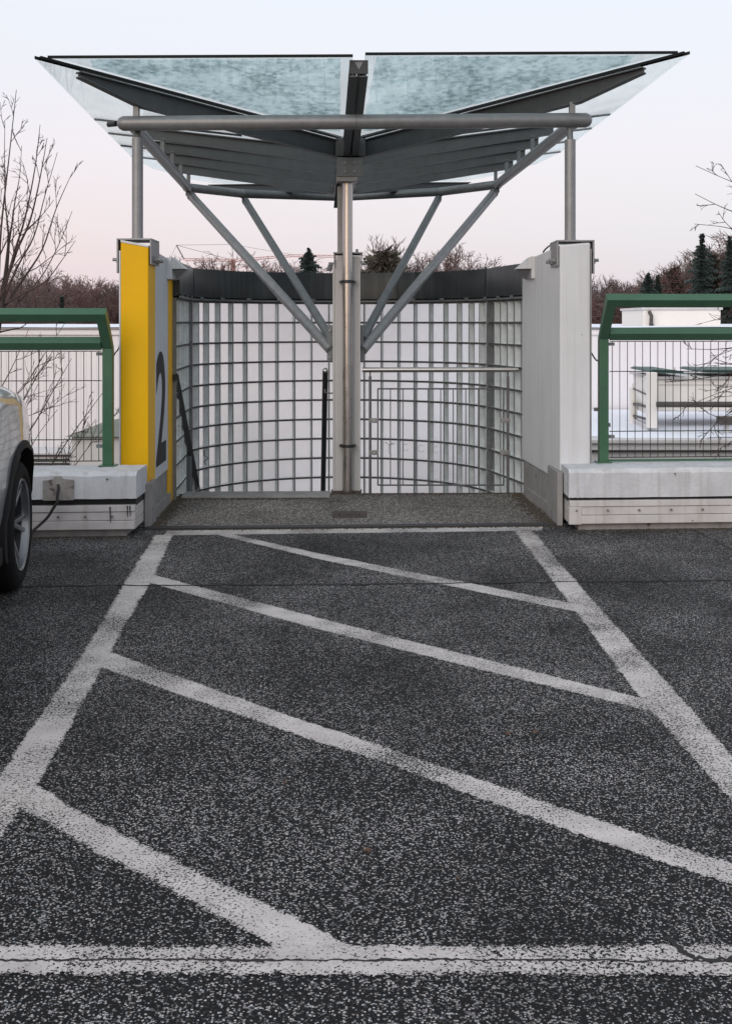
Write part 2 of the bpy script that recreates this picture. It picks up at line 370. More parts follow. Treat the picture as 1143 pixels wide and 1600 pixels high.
M_galv = mat('galvanised_steel', (.255, .26, .265), .48, .5, var=.14, vscale=14, streak=((.2, .2, .2), .25))
M_galvd = mat('galvanised_steel_dull', (.165, .18, .185), .55, .35, var=.16, vscale=8, streak=((.12, .12, .12), .3))
M_stain = mat('brushed_stainless', (.46, .44, .42), .30, 1., var=.08, vscale=10)
M_darkst = mat('dark_steel', (.035, .037, .04), .45, .4, var=.2)
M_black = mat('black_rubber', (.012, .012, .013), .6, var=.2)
M_white = mat('white_coated_panel', (.585, .60, .615), .5, var=.05, vscale=2.5, streak=((.44, .435, .42), .6), stain=((.34, .32, .29), .70, 19))
M_bluew = mat('pale_blue_grey_panel', (.50, .525, .57), .5, var=.05, vscale=3, streak=((.44, .45, .46), .35))
M_yellow = mat('yellow_paint', (.72, .405, .003), .5, spec=.2, var=.05, vscale=3, stain=((.35, .17, .02), .74, 26))
M_number = mat('dark_number_paint', (.010, .011, .016), .65, spec=.25, var=.15)
M_wconc = mat('white_painted_concrete', (.52, .535, .555), .75, var=.13, vscale=5, bump=.35, bscale=45, streak=((.30, .295, .28), .55), stain=((.10, .095, .09), .675, 17))
M_alu = mat('weathered_aluminium_strip', (.53, .515, .51), .5, .1, var=.1, vscale=6, streak=((.36, .32, .29), .6), stain=((.18, .15, .13), .72, 20))
M_conc = mat('raw_concrete', (.26, .255, .25), .8, var=.22, vscale=6, bump=.35, bscale=60, streak=((.13, .12, .11), .5), stain=((.09, .08, .075), .66, 14))
M_band = mat('dark_zinc_flashing', (.021, .026, .028), .42, .2, var=.35, vscale=2.5, streak=((.085, .098, .10), .5))
M_green = mat('green_railing_paint', (.036, .108, .058), .38, var=.12, vscale=6, stain=((.10, .18, .12), .75, 15))
M_wire = mat('dark_green_wire', (.018, .03, .024), .5, var=.1)
M_rust = mat('rusty_cast_iron', (.058, .042, .037), .8, var=.35, vscale=30, bump=.3, bscale=120)
M_plaster = mat('brown_mortar_patch', (.26, .245, .225), .85, var=.25, vscale=12, bump=.4, bscale=70, stain=((.12, .1, .09), .62, 16))
M_snow = mat('thin_snow', (.80, .83, .90), .7, var=.06, vscale=.8, bump=.2, bscale=6)
M_clad = mat('pale_wall_cladding', (.78, .755, .78), .5, var=.03, vscale=.5, streak=((.62, .60, .62), .3))
M_cream = mat('cream_render', (.76, .73, .69), .6, var=.05, vscale=1)
M_lgrey = mat('light_roof_edge', (.55, .53, .53), .6, var=.1, vscale=2, stain=((.3, .28, .27), .7, 3))
M_olive = mat('mossy_felt_roof', (.17, .18, .15), .8, var=.25, vscale=3)
M_tarp = mat('dark_green_sheet', (.016, .06, .045), .5, var=.3, vscale=5)
M_brownp = mat('dark_brown_pipe', (.06, .052, .048), .5, var=.2)
M_ground = mat('winter_grass', (.085, .085, .055), .9, var=.35, vscale=.08)
M_bark = mat('dark_bark', (.055, .042, .040), .85, var=.3, vscale=20)
M_twig = mat('twig_bark', (.075, .050, .048), .8, var=.25, vscale=8)
M_fartwig = mat('winter_twigs', (.110, .079, .077), .9, var=.3, vscale=.15)
M_fartwigr = mat('reddish_winter_twigs', (.125, .070, .063), .9, var=.25, vscale=.15)
M_needle = mat('spruce_needles', (.042, .064, .058), .8, var=.4, vscale=1.2)
M_needle2 = mat('pine_needles', (.080, .070, .054), .8, var=.4, vscale=1.2)
M_craner = mat('pale_red_crane_steel', (.50, .26, .24), .6, var=.1)
M_car = mat('silver_grey_car_paint', (.34, .355, .365), .32, .4, var=.03, vscale=2, coat=1.0)
M_tyre = mat('tyre_rubber', (.009, .009, .0095), .85, spec=.2, var=.25, vscale=20)
M_rim = mat('alloy_rim', (.27, .28, .295), .28, .85, var=.08)
M_plast = mat('black_car_plastic', (.012, .012, .013), .7, spec=.25, var=.15)
M_well = mat('wheel_well_lining', (.006, .006, .006), .9, var=.1)
M_red = mat('tail_lamp_red', (.25, .01, .01), .2, var=.1)
M_lamp = mat('clear_lamp_cover', (.55, .57, .6), .12, .4, var=.1)
M_step = mat('stair_concrete', (.30, .30, .30), .8, var=.15)
M_crackm = mat('crack_filling', (.016, .016, .017), .9, var=.3, vscale=30)
M_leaf = mat('brown_leaf', (.085, .05, .035), .8, var=.3)

# ------------------------------------------------------------------ frame of the stair house: u to its right, v away from the camera
AX = math.radians(2.6)
CO = V((-.141, 10.4, 0))
eu, ev = V((math.cos(AX), math.sin(AX), 0)), V((-math.sin(AX), math.cos(AX), 0))
def C(u, v, z): return CO + eu * u + ev * v + V((0, 0, z))
def R(u, v, z): return C(u, v, z + .015 * u - .013 * v)      # roof parts lie a little out of level

# ------------------------------------------------------------------ setting
FRONT = lambda x: 8.80 + .05 * x      # front line of the stair house as a function of X
terrain = MB().add([(-3000, -400, -6.5), (3000, -400, -6.5), (3000, 5000, -6.5), (-3000, 5000, -6.5)], [(0, 1, 2, 3)]).build('ground', M_ground)
tag(terrain, 'dull winter grass far below the parking deck', kind='structure')
d = MB()
xa, xb = -40, 40
d.hexa([(xa, -30, -.45), (xb, -30, -.45), (xb, FRONT(xb), -.45), (xa, FRONT(xa), -.45), (xa, -30, 0), (xb, -30, 0), (xb, FRONT(xb), 0), (xa, FRONT(xa), 0)])
deck = d.build('parking_deck', M_asphalt); tag(deck, 'dark speckled asphalt parking deck with worn white lines', kind='structure')

rng = random.Random(4)
def strip(name, a, b, step=.011, amp=.0065, z=.0012, m=M_paint, tail=True):
    """painted line between two edges given as photo positions on the ground; ragged by real edge points"""
    def resample(poly):
        P = [G(*p, z) for p in poly]; out = []
        L = sum((P[i + 1] - P[i]).length for i in range(len(P) - 1))
        n = max(2, int(L / step)); ts = [i / n for i in range(n + 1)]
        acc = [0]
        for i in range(len(P) - 1): acc.append(acc[-1] + (P[i + 1] - P[i]).length)
        for t in ts:
            s = t * L; k = 0
            while k < len(P) - 2 and s > acc[k + 1]: k += 1
            q = (s - acc[k]) / max(1e-6, acc[k + 1] - acc[k]); out.append(P[k].lerp(P[k + 1], q))
        return out
    A, B = resample(a), resample(b)
    n = min(len(A), len(B))
    A = [A[round(i * (len(A) - 1) / (n - 1))] for i in range(n)]; B = [B[round(i * (len(B) - 1) / (n - 1))] for i in range(n)]
    vs = []
    for i in range(n):
        dr = (B[i] - A[i]).normalized()
        ja = mnoise.noise(A[i] * 18) * amp * 1.6 + rng.uniform(-1, 1) * amp * .9
        jb = mnoise.noise(B[i] * 18) * amp * 1.6 + rng.uniform(-1, 1) * amp * .9
        wl_ = (B[i] - A[i]).length; q = min(.35, .016 / wl_)
        a_, b_ = A[i] + dr * (ja - .004), B[i] + dr * (jb + .004)
        vs += [a_, a_.lerp(b_, q), a_.lerp(b_, 1 - q), b_]
    fs = [(4 * i + k, 4 * i + k + 1, 4 * i + k + 5, 4 * i + k + 4) for i in range(n - 1) for k in range(3)]
    o = MB().add(vs, fs).build(name, m, deck)
    at = o.data.attributes.new('rim', 'FLOAT', 'POINT')
    at.data.foreach_set('value', [(0., 1., 1., 0.)[k % 4] for k in range(len(vs))])
    return o
Z1, Z2 = .0012, .0019
lines = [
    (strip('painted_line', [(262, 829.0), (847, 822.5)], [(256, 836.5), (845, 829)], amp=.003), 'white line along the stair landing'),
    (strip('painted_line', [(243, 836), (202, 899), (129, 1022), (0, 1211), (-90, 1340)], [(271, 835), (239, 901), (173, 1019), (60, 1224), (31, 1264), (-45, 1384)], z=Z2), 'white line on the car side of the hatched area'),
    (strip('painted_line', [(803, 829.5), (888, 941), (1003, 1096), (1143, 1253), (1400, 1545)], [(832, 829.5), (911, 921), (1063, 1090), (1143, 1180), (1400, 1440)], z=Z2), 'white line on the right side of the hatched area'),
    (strip('painted_line', [(364, 835), (500, 865), (888, 941.5), (902, 944)], [(337, 835), (500, 874), (905, 957), (912, 958)], amp=.004), 'hatch line nearest to the landing'),
    (strip('painted_line', [(232, 896), (500, 966), (1025, 1096.5)], [(226, 908.5), (500, 984), (1036, 1116.5)]), 'second hatch line from the landing'),
    (strip('painted_line', [(168, 1017), (500, 1135), (600, 1166.5), (989, 1300), (1143, 1349.5), (1300, 1400)], [(152, 1041), (500, 1160), (600, 1192), (894, 1300), (1143, 1381), (1300, 1435)]), 'third hatch line from the landing'),
    (strip('painted_line', [(55, 1224), (130, 1272), (300, 1357), (560, 1484)], [(28, 1259), (120, 1313), (250, 1382), (442, 1484)]), 'broad hatch line nearest to the camera'),
    (strip('painted_line', [(-200, 1478), (571, 1478), (1400, 1474)], [(-200, 1521), (571, 1521.5), (1400, 1524)], amp=.005, z=.0026), 'white line with a crack along its middle'),
]
for o, lb in lines: o['label'] = lb
def crackline(name, pts, wmin, wmax, z, seed, m=M_crackm, jit=.006, step=.03):
    r = random.Random(seed); P = [G(*p, z) for p in pts]; vs = []
    for i in range(len(P) - 1):
        n = max(2, int((P[i + 1] - P[i]).length / step))
        for k in range(n + (i == len(P) - 2)):
            q = P[i].lerp(P[i + 1], k / n); dr = (P[i + 1] - P[i]).normalized(); nn = V((-dr.y, dr.x, 0))
            s = .5 + .5 * mnoise.noise(q * 5 + V((seed, 0, 0))); ww = wmin + (wmax - wmin) * max(0, s) * r.uniform(.15, 1)
            q = q + nn * (mnoise.noise(q * 7) * jit + r.uniform(-1, 1) * jit * .8)
            vs += [q - nn * ww / 2, q + nn * ww / 2]
    n = len(vs) // 2
    return MB().add(vs, [(2 * i, 2 * i + 1, 2 * i + 3, 2 * i + 2) for i in range(n - 1)]).build(name, m, deck)
c1 = crackline('crack', [(-200, 1500), (300, 1499), (571, 1500), (800, 1500), (1040, 1501), (1400, 1503)], .003, .020, .0034, 3, jit=.005, step=.012)
c1['label'] = 'dark crack running along the near white line'
c1b = crackline('crack', [(1035, 1466), (1060, 1480), (1085, 1498), (1143, 1499), (1400, 1500)], .012, .026, .0042, 5, jit=.012, step=.012)
c2 = crackline('crack', [(-150, 918), (190, 914.5), (500, 913), (860, 909), (1143, 906), (1350, 904)], .010, .055, .0034, 8, jit=.012, step=.05)
c2['label'] = 'dark joint across the asphalt behind the car'
c3 = crackline('crack', [(1078, 826), (1110, 842), (1143, 860), (1300, 948)], .012, .045, .0012, 9, jit=.012, step=.05)
c3['label'] = 'dark joint running from the right parapet'
# asphalt shows again where the joint crosses bare deck only: little loose things
for px, py, s in ((323, 840, .02), (445, 1224, .012), (837, 1145, .018), (792, 1147, .014), (573, 1331, .016), (715, 1375, .008)):
    g = G(px, py, .012); a = rng.uniform(0, 6)
    pts = [g + V((math.cos(a + k * 1.05) * s * (1 if k % 2 else .62), math.sin(a + k * 1.05) * s * .6, .004 * (k % 3))) for k in range(6)]
    o = MB().prism(pts, (0, 0, .002)).build('fallen_leaf', M_leaf)
    tag(o, {323: 'brown leaf lying near the landing line', 445: 'small brown leaf on the asphalt left of centre', 837: 'larger brown leaf between the second and third hatch lines',
            792: 'smaller brown leaf between the second and third hatch lines', 573: 'pale brown leaf on the asphalt in front of the third hatch line', 715: 'tiny brown leaf low right on the near asphalt'}[px], 'leaf', 'loose leaves on the asphalt')

# landing of the stair house
lf = lambda x: FRONT(x) + .004
bkl, bkr = 10.38, 10.47
lm = MB().hexa([(-1.75, lf(-1.75), -.3), (1.62, lf(1.62), -.3), (1.62, bkr, -.3), (-1.75, bkl, -.3), (-1.75, lf(-1.75), .006), (1.62, lf(1.62), .006), (1.62, bkr, .006), (-1.75, bkl, .006)])
landing = lm.build('landing', M_washed); tag(landing, 'brownish washed concrete landing between the two wall slabs', kind='structure')
# joint profile in front of the landing
pr = MB()
for off, hh in ((-.075, .012), (-.045, .016), (-.015, .012)):
    pr.hexa([(-1.66, FRONT(-1.66) + off - .011, .0), (1.56, FRONT(1.56) + off - .011, .0), (1.56, FRONT(1.56) + off + .011, 0), (-1.66, FRONT(-1.66) + off + .011, 0),
             (-1.66, FRONT(-1.66) + off - .008, hh), (1.56, FRONT(1.56) + off - .008, hh), (1.56, FRONT(1.56) + off + .008, hh), (-1.66, FRONT(-1.66) + off + .008, hh)])
jp = pr.build('joint_profile', M_darkst, landing); jp['label'] = 'dark ribbed joint profile along the landing edge'
bs = MB().hexa([(-1.66, FRONT(-1.66) - .1, .002), (1.56, FRONT(1.56) - .1, .002), (1.56, FRONT(1.56) + .012, .002), (-1.66, FRONT(-1.66) + .012, .002),
                (-1.66, FRONT(-1.66) - .1, .0065), (1.56, FRONT(1.56) - .1, .0065), (1.56, FRONT(1.56) + .012, .0075), (-1.66, FRONT(-1.66) + .012, .0075)])
bs.build('joint_bed', M_black, landing)
# smooth concrete edge before the stairs, left of the column
es = MB().hexa([(-1.62, bkl - .27, .0), (-.32, bkl - .235, .0), (-.32, bkl + .05, 0), (-1.62, bkl + .016, 0), (-1.62, bkl - .27, .026), (-.32, bkl - .235, .026), (-.32, bkl + .05, .026), (-1.62, bkl + .016, .026)])
es.build('edge_strip', M_conc, landing, bevel=.006)['label'] = 'smooth grey concrete strip at the head of the stairs'
# stairs going down on the left, shaft walls and floor
st = empty('staircase', C(-.9, .2, 0), 'concrete stairs going down behind the landing on the left', 'staircase')
for k in range(12):
    z1 = -.175 * (k + 1); v0 = .06 + .17 * k
    MB().hexa([C(-1.42, v0, z1 - .12), C(-.22, v0, z1 - .12), C(-.22, v0 + .3, z1 - .12), C(-1.42, v0 + .3, z1 - .12), C(-1.42, v0, z1), C(-.22, v0, z1), C(-.22, v0 + .3, z1), C(-1.42, v0 + .3, z1)]).build('step', M_step, st, bevel=.01)
fl = MB().hexa([C(-1.9, .0, -3.4), C(1.9, 0, -3.4), C(1.9, 2.6, -3.4), C(-1.9, 2.6, -3.4), C(-1.9, 0, -3.2), C(1.9, 0, -3.2), C(1.9, 2.6, -3.2), C(-1.9, 2.6, -3.2)])
tag(fl.build('shaft_floor', M_step), 'concrete floor at the bottom of the stair shaft', kind='structure')
# drain grate
dg = empty('drain_grate', G(545, 804), 'rusty slotted drain grate set into the landing', 'grate')
g0, g1 = G(519, 804, .008), G(573, 804, .008)
gd = .14; ym = g0.y - .005
MB().box((g0.x, ym, .0), (g1.x, g0.y + gd, .015)).build('cover_plate', M_rust, dg, bevel=.003)
MB().box((g0.x, g0.y - gd, .0), (g1.x, g0.y - gd + .022, .0148)).build('front_rim', M_rust, dg, bevel=.003)
MB().box((g0.x, g0.y - gd + .0225, .0), (g1.x, ym - .0005, .0078)).build('slot_shade', M_black, dg)  # flat black slab above the landing, stands in for the shade in the slots
pit = (g1.x - g0.x - .05) / 6
for k in range(7):
    x = g0.x + .0 + pit * k + (.0 if k else 0); ww = .05 + 0 if k in (0, 6) else .020
    x0 = g0.x if k == 0 else g1.x - .05 if k == 6 else g0.x + .05 + (g1.x - g0.x - .10) * k / 6 - .010
    MB().box((x0, g0.y - gd + .0225, .0085), (x0 + ww, ym - .0005, .0142)).build('bar', M_rust, dg)
print('setting done')

# ------------------------------------------------------------------ parapets
def parapet(side):
    L = side == 'l'
    D0 = (lambda x: 8.30 + .07 * (x + 2.1)) if L else (lambda x: 8.60 + .07 * (x - 2.1))
    P = lambda x, off, z: V((x, D0(x) + off, z))
    xs = (-12.0, -1.658) if L else (1.505, 12.0)
    top, bot, pt, pb = (.471, .277, .231, .055) if L else (.460, .247, .227, .052)
    dep = .41 if L else .46
    root = empty('parapet', P(sum(xs) / 2 * (.35 if L else .35), .2, 0), 'low white painted parapet to the left of the yellow slab, behind the car' if L else 'low white painted parapet to the right of the white slab, with a row of bolts', 'parapet')
    def hx(x0, x1, o0, o1, z0, z1): return [P(x0, o0, z0), P(x1, o0, z0), P(x1, o1, z0), P(x0, o1, z0), P(x0, o0, z1), P(x1, o0, z1), P(x1, o1, z1), P(x0, o1, z1)]
    e = .03
    n = 60; mb = MB()                            # cast beam with slightly uneven edges
    prof = [(.0, bot), (.0, top - e), (e * .9, top), (dep, top), (dep, bot)]
    rr = random.Random(2 if L else 3)
    vs = []
    for i in range(n + 1):
        q = i / n; q = (1 - (1 - q) ** 2.2) if L else q ** 2.2
        x = xs[0] + (xs[1] - xs[0]) * q
        for k, (o, z) in enumerate(prof):
            j = .0035 if k in (1, 2) else .0015
            vs.append(P(x, o + rr.uniform(-j, j), z + rr.uniform(-j, j)))
    fs = []
    for i in range(n):
        for k in range(5): fs.append((i * 5 + k, i * 5 + (k + 1) % 5, (i + 1) * 5 + (k + 1) % 5, (i + 1) * 5 + k))
    fs += [tuple(range(5)), tuple(n * 5 + k for k in range(5))[::-1]]
    mb.add(vs, fs).build('coping_beam', M_wconc, root)
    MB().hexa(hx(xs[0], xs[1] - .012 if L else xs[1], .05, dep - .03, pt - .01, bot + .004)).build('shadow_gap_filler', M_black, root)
    # aluminium strip in three steps
    zz = [pb, pb + (pt - pb) * .36, pb + (pt - pb) * .72, pt]
    bnd = (xs[0], -1.672) if L else (1.512, xs[1])
    for k, o in enumerate((.004, .010, .002)):
        MB().hexa(hx(*bnd, o, dep - .04, zz[k] + (.0015 if k else 0), zz[k + 1] - .0015)).build('cover_strip', M_alu, root, bevel=.004)
    if not L:
        MB().hexa(hx(1.507, 1.60, -.002, .05, pb - .004, zz[2])).build('strip_end_cap', M_alu, root, bevel=.004)
    MB().hexa(hx(xs[0], -1.74 if L else xs[1], .05, dep - .06, -.002, pb - .001) if L else hx(1.585, xs[1], .05, dep - .06, -.002, pb - .001)).build('plinth', M_conc, root)
    # bolts
    bp = [103, 205 - 24, 54 + 24] if L else [900, 949, 998, 1048, 1097, 1146, 1196]
    if L: bp = [91, 133, 175]
    for px in bp:
        q = (px - CX) / F; x = q * D0(0) / (1 - .07 * q) if True else 0
        x = q * (D0(0)) / (1 - .07 * q)
        c = P(x, .004, zz[1] + .03 if L else zz[1] + .035)
        MB().path([c + V((0, .004, 0)), c - V((0, .007, 0))], .0095, 6).build('bolt', M_galvd, root)
    # run of edge beam under the parapet, over the void
    eb = MB().hexa(hx(xs[0], xs[1] if L else xs[1], .31 if L else .25, dep + .12, -.9, -.012))
    eb.build('edge_beam', M_conc, root)
    return root, P
par_l, PL = parapet('l')
par_r, PR = parapet('r')

# end plates beside the landing
ep = MB().box((-1.664, 8.67, .004), (-1.630, 8.97, .335)).build('end_plate', M_conc, par_l, bevel=.004); ep['label'] = 'grey plate closing the parapet end beside the landing'
ep = MB().hexa([(1.454, 8.77, .004), (1.496, 8.77, .004), (1.496, 9.23, .004), (1.452, 9.23, .004), (1.454, 8.77, .41), (1.496, 8.77, .41), (1.496, 9.23, .41), (1.452, 9.23, .41)]).build('end_plate', M_conc, par_r, bevel=.004)
ep['label'] = 'grey plate closing the parapet end beside the landing'

# mortar patch and cable on the left parapet
def onL(px, py, off=0.0):     # point on the front face of the left parapet
    q = (px - CX) / F; D = (8.30 + .07 * 2.1) / (1 - .07 * q)
    p = U(px, py, D); return p + V((0, off, 0))
pa = MB().prism([onL(68, 782, -.012), onL(115, 781, -.012), onL(116, 750, -.012), onL(98, 748, -.012), onL(97, 744, -.012), onL(86, 744, -.012), onL(85, 749, -.012), onL(68, 751, -.012)], (0, .03, 0))
pa.build('repair_patch', M_plaster, par_l)['label'] = 'brown square mortar patch with a cable coming out'
cb = [onL(92, 757, -.01), onL(93, 765, -.03), onL(92, 775, -.04), onL(93, 783, -.05), onL(88, 790, -.05), onL(78, 806, -.05), onL(66, 818, -.06), onL(57, 827, -.10)]
cb.append(G(44, 846, .012)); cb.append(G(10, 856, .012)); cb.append(G(-60, 858, .012))
def smoothpath(p, n=6):
    out = []
    for i in range(len(p) - 1):
        a, b, c, d_ = p[max(i - 1, 0)], p[i], p[i + 1], p[min(i + 2, len(p) - 1)]
        for k in range(n):
            t = k / n
            out.append(.5 * ((2 * b) + (c - a) * t + (2 * a - 5 * b + 4 * c - d_) * t * t + (3 * b - a - 3 * c + d_) * t ** 3))
    return out + [p[-1]]
tag(tube('power_cable', smoothpath(cb), .010, M_black, None, 8), 'black cable hanging from the mortar patch down behind the car', 'cable')
# moss / dirt smears on the beam edge are drips of tar on the strip
for px, y0, y1 in ((172, 792, 816), (199, 790, 808), (203, 790, 806)):
    a, b = onL(px, y0, -.003), onL(px + 1, y1, -.003)
    MB().prism([a + V((-.004, 0, 0)), a + V((.005, 0, 0)), b + V((.002, 0, 0)), b + V((-.002, 0, 0))], (0, .004, 0)).build('tar_drip', M_black, par_l)

# ------------------------------------------------------------------ wall slabs
def slab(side):
    L = side == 'l'
    if L:
        xi0, xi1, th, d0, d1 = -1.660, -1.686, .212, 8.80, 10.08
        zf_o, zf_i, zb = 2.168, 2.128, 2.085
        root = empty('wall_slab', (-1.77, 9.4, 0), 'yellow painted wall slab with a dark number two on its inner side', 'wall slab')
    else:
        xi0, xi1, th, d0, d1 = 1.496, 1.402, .236, 8.90, 10.36
        zf_o, zf_i, zb = 2.170, 2.150, 2.095
        root = empty('wall_slab', (1.55, 9.6, 0), 'plain white wall slab on the right of the stair opening', 'wall slab')
    s = -1 if L else 1          # outward direction
    zlo = .302 if L else .318
    xi = lambda D: xi0 + (xi1 - xi0) * (D - d0) / (d1 - d0)
    zt = lambda D, inner: (zf_i if inner else zf_o) + (zb - (zf_i if inner else zf_o)) * max(0, (D - d0) / (d1 - d0))
    def piece(Da, Db, z0, inn=0., outn=0., cut=None):
        return [V((xi(Da) + s * inn, Da, z0)), V((xi(Da) + s * (th + outn), Da, z0)), V((xi(Db) + s * (th + outn), Db, z0)), V((xi(Db) + s * inn, Db, z0)),
                V((xi(Da) + s * inn, Da, cut or zt(Da, True))), V((xi(Da) + s * (th + outn), Da, cut or zt(Da, False))), V((xi(Db) + s * (th + outn), Db, cut or zt(Db, False))), V((xi(Db) + s * inn, Db, cut or zt(Db, True)))]
    if L:
        a, b = 9.13, 9.80
        o = MB().hexa(piece(d0, a - .001, zlo)).build('painted_end', M_yellow, root, bevel=.010); o['label'] = 'yellow painted front end of the slab'
        MB().hexa(piece(a + .001, b - .001, zlo, .002)).build('panel', M_bluew, root, bevel=.003)['label'] = 'pale grey inner face that carries the number'
        o = MB().hexa(piece(b + .001, d1, .008, -.004)).build('painted_edge', M_yellow, root, bevel=.006); o['label'] = 'narrow yellow strip at the back edge'
        # white rim over the painted end
        MB().hexa([p + V((0, -.004 if i % 4 < 2 else 0, 0)) for i, p in enumerate([V((xi(d0), d0, zf_i - .004)), V((xi(d0) + s * th, d0, zf_o - .004)), V((xi(a) + s * th, a, zt(a, False) - .004)), V((xi(a), a, zt(a, True) - .004)),
                  V((xi(d0), d0, zf_i + .014)), V((xi(d0) + s * th, d0, zf_o + .014)), V((xi(a) + s * th, a, zt(a, False) + .014)), V((xi(a), a, zt(a, True) + .014))])]).build('top_rim', M_white, root, bevel=.003)
        MB().hexa(piece(d0 + .004, d1 - .01, zlo, th + .001, .012, 2.10)).build('outer_plate', M_white, root)
        # the number
        cu = bpy.data.curves.new('number_curve', 'FONT'); cu.body = '2'; cu.size = 1; cu.offset = .022
        to = bpy.data.objects.new('number_text', cu); COL.objects.link(to)
        bpy.context.view_layer.update()
        me = bpy.data.meshes.new_from_object(to.evaluated_get(bpy.context.evaluated_depsgraph_get()))
        bpy.data.objects.remove(to); bpy.data.curves.remove(cu)
        xs_ = [v.co.x for v in me.vertices]; ys_ = [v.co.y for v in me.vertices]
        x0, x1, y0, y1 = min(xs_), max(xs_), min(ys_), max(ys_)
        Da, Db, za, zb_ = 9.17, 9.68, .395, 1.315
        org = V((xi(9.43) + .0035, 9.43, .85))
        for v in me.vertices:
            D = Da + (Db - Da) * (v.co.x - x0) / (x1 - x0); z = za + (zb_ - za) * (v.co.y - y0) / (y1 - y0)
            v.co = V((xi(D) + .0012, D, z)) - org
        me.materials.clear()
        bm = bmesh.new(); bm.from_mesh(me)
        bmesh.ops.recalc_face_normals(bm, faces=bm.faces); bm.to_mesh(me); bm.free()
        nm = link('number_two', me, M_number, root, org); nm['label'] = 'dark painted number 2'
    else:
        MB().hexa(piece(d0, d1, zlo)).build('panel', M_white, root, bevel=.014)
        MB().hexa(piece(d0 + .004, d1 - .01, zlo, th + .001, .010, 2.12)).build('outer_plate', M_galv, root)
        MB().box((xi(9.02) - .0, 8.897, .33), (xi(8.9) + .128, 8.899, 2.0)) if False else None
    # raw concrete base
    MB().hexa(piece(d0 + .06, d1 - .005 if not L else 9.80, .006, .010, -.01, zlo - .006)).build('concrete_base', M_conc, root, bevel=.005)
    MB().hexa(piece(d0 + .09, d1 - .2, .006, -.012, -.2, .10)).build('base_fillet', M_conc, root, bevel=.006)
    # saddle bracket over the top with through bolts
    sa, sb = d0 + .02, d0 + .36
    zt0 = (2.196 if L else 2.19)
    zi, zo = (1.995, 1.93) if L else (1.985, 1.93)
    br = empty('x', (0, 0, 0)); bpy.data.objects.remove(br)
    t = .014
    pl = MB()
    ix, ox = xi(d0) - s * .006, xi(d0) + s * (th + .022)
    lo_, hi_ = sorted((ix - s * t, ox + s * t))
    pl.box((lo_, sa, zt0 - t), (hi_, sb, zt0))
    pl.box((min(ix, ix - s * t), sa, zi), (max(ix, ix - s * t), sb, zt0 - t - .0005))
    pl.box((min(ox, ox + s * t), sa, zo), (max(ox, ox + s * t), sb, zt0 - t - .0005))
    sad = pl.build('saddle_bracket', M_galv, root, bevel=.004)
    for D, z in ((sa + .10, 2.038), (sa + .23, 2.03)):
        c = V((ix - s * t, D, z))
        MB().path([c, c - V((s * .016, 0, 0))], .024, 6).path([c, c - V((s * .05, 0, 0))], .013, 10).build('bolt', M_galv, sad, smooth=30)
        c = V((ox + s * t, D, z))
        MB().path([c, c + V((s * .016, 0, 0))], .024, 6).path([c, c + V((s * .05, 0, 0))], .013, 10).build('bolt', M_galv, sad, smooth=30)
    # white folded cap where the slab meets the flashing of the shaft
    if L: pts = [(256, 402), (268, 402), (290, 420), (268, 420), (268, 436), (256, 436)]; Dc = 9.72; sgn = 1
    else: pts = [(844, 400), (830, 400.5), (806, 420), (830, 419.5), (830, 435), (844, 435)]; Dc = 9.82; sgn = -1
    cp = MB().prism([U(px, py, Dc) for px, py in (pts[0], pts[1], pts[4], pts[5])], (0, .30, 0)).build('folded_cap', M_white, root, bevel=.003)
    h1, h2, h3 = U(*pts[1], Dc), U(*pts[2], Dc + .12), U(*pts[3], Dc)
    k1, k4 = U(*pts[4], Dc), U(pts[4][0] + sgn * 6, pts[4][1], Dc + .12)
    MB().add([h1 + V((sgn * .001, 0, 0)), h2, h3 + V((sgn * .001, 0, 0)), h1 + V((sgn * .001, .28, 0)), h2 + V((0, .16, 0)), h3 + V((sgn * .001, .28, 0))], [(0, 2, 1), (3, 4, 5), (0, 1, 4, 3), (1, 2, 5, 4), (2, 0, 3, 5)]).build('hood', M_white, cp)
    MB().add([h3 + V((sgn * .002, .05, -.004)), h2 + V((0, .05, -.004)), k4 + V((0, .08, 0)), k1 + V((sgn * .002, .08, 0)), h3 + V((sgn * .002, .2, -.004)), h2 + V((0, .2, -.004)), k4 + V((0, .2, 0)), k1 + V((sgn * .002, .2, 0))],
             [(0, 1, 2, 3), (7, 6, 5, 4), (0, 4, 5, 1), (1, 5, 6, 2), (2, 6, 7, 3), (3, 7, 4, 0)]).build('hood_underside', M_galv, cp)
    return root
slab_l = slab('l'); slab_r = slab('r')

# ------------------------------------------------------------------ curved glass block wall round the stair shaft
gw = empty('glass_block_wall', C(-.05, 1.6, -.9), 'curved glass block wall round the stair shaft, under the canopy', 'glass wall')
RW, PHI, NA, NS = 1.50, math.radians(75), 21, 6
PZ, ZT = .208, 1.757
WC = (-.07, 2.0 - RW)              # centre of the arc (u, v)
nodesw = []                        # plan positions of the column boundaries, left to right
kl = (WC[0] - RW * math.sin(PHI), WC[1] + RW * math.cos(PHI)); kr = (WC[0] + RW * math.sin(PHI), kl[1])
el = (-1.52, -.30); er = (1.585, -.20)
for i in range(NS): nodesw.append(tuple(el[k] + (kl[k] - el[k]) * i / NS for k in (0, 1)))
for i in range(NA + 1):
    a = -PHI + 2 * PHI * i / NA
    nodesw.append((WC[0] + RW * math.sin(a), WC[1] + RW * math.cos(a)))
for i in range(1, NS + 1): nodesw.append(tuple(kr[k] + (er[k] - kr[k]) * i / NS for k in (0, 1)))
NR = 13
BH = PZ - .0195
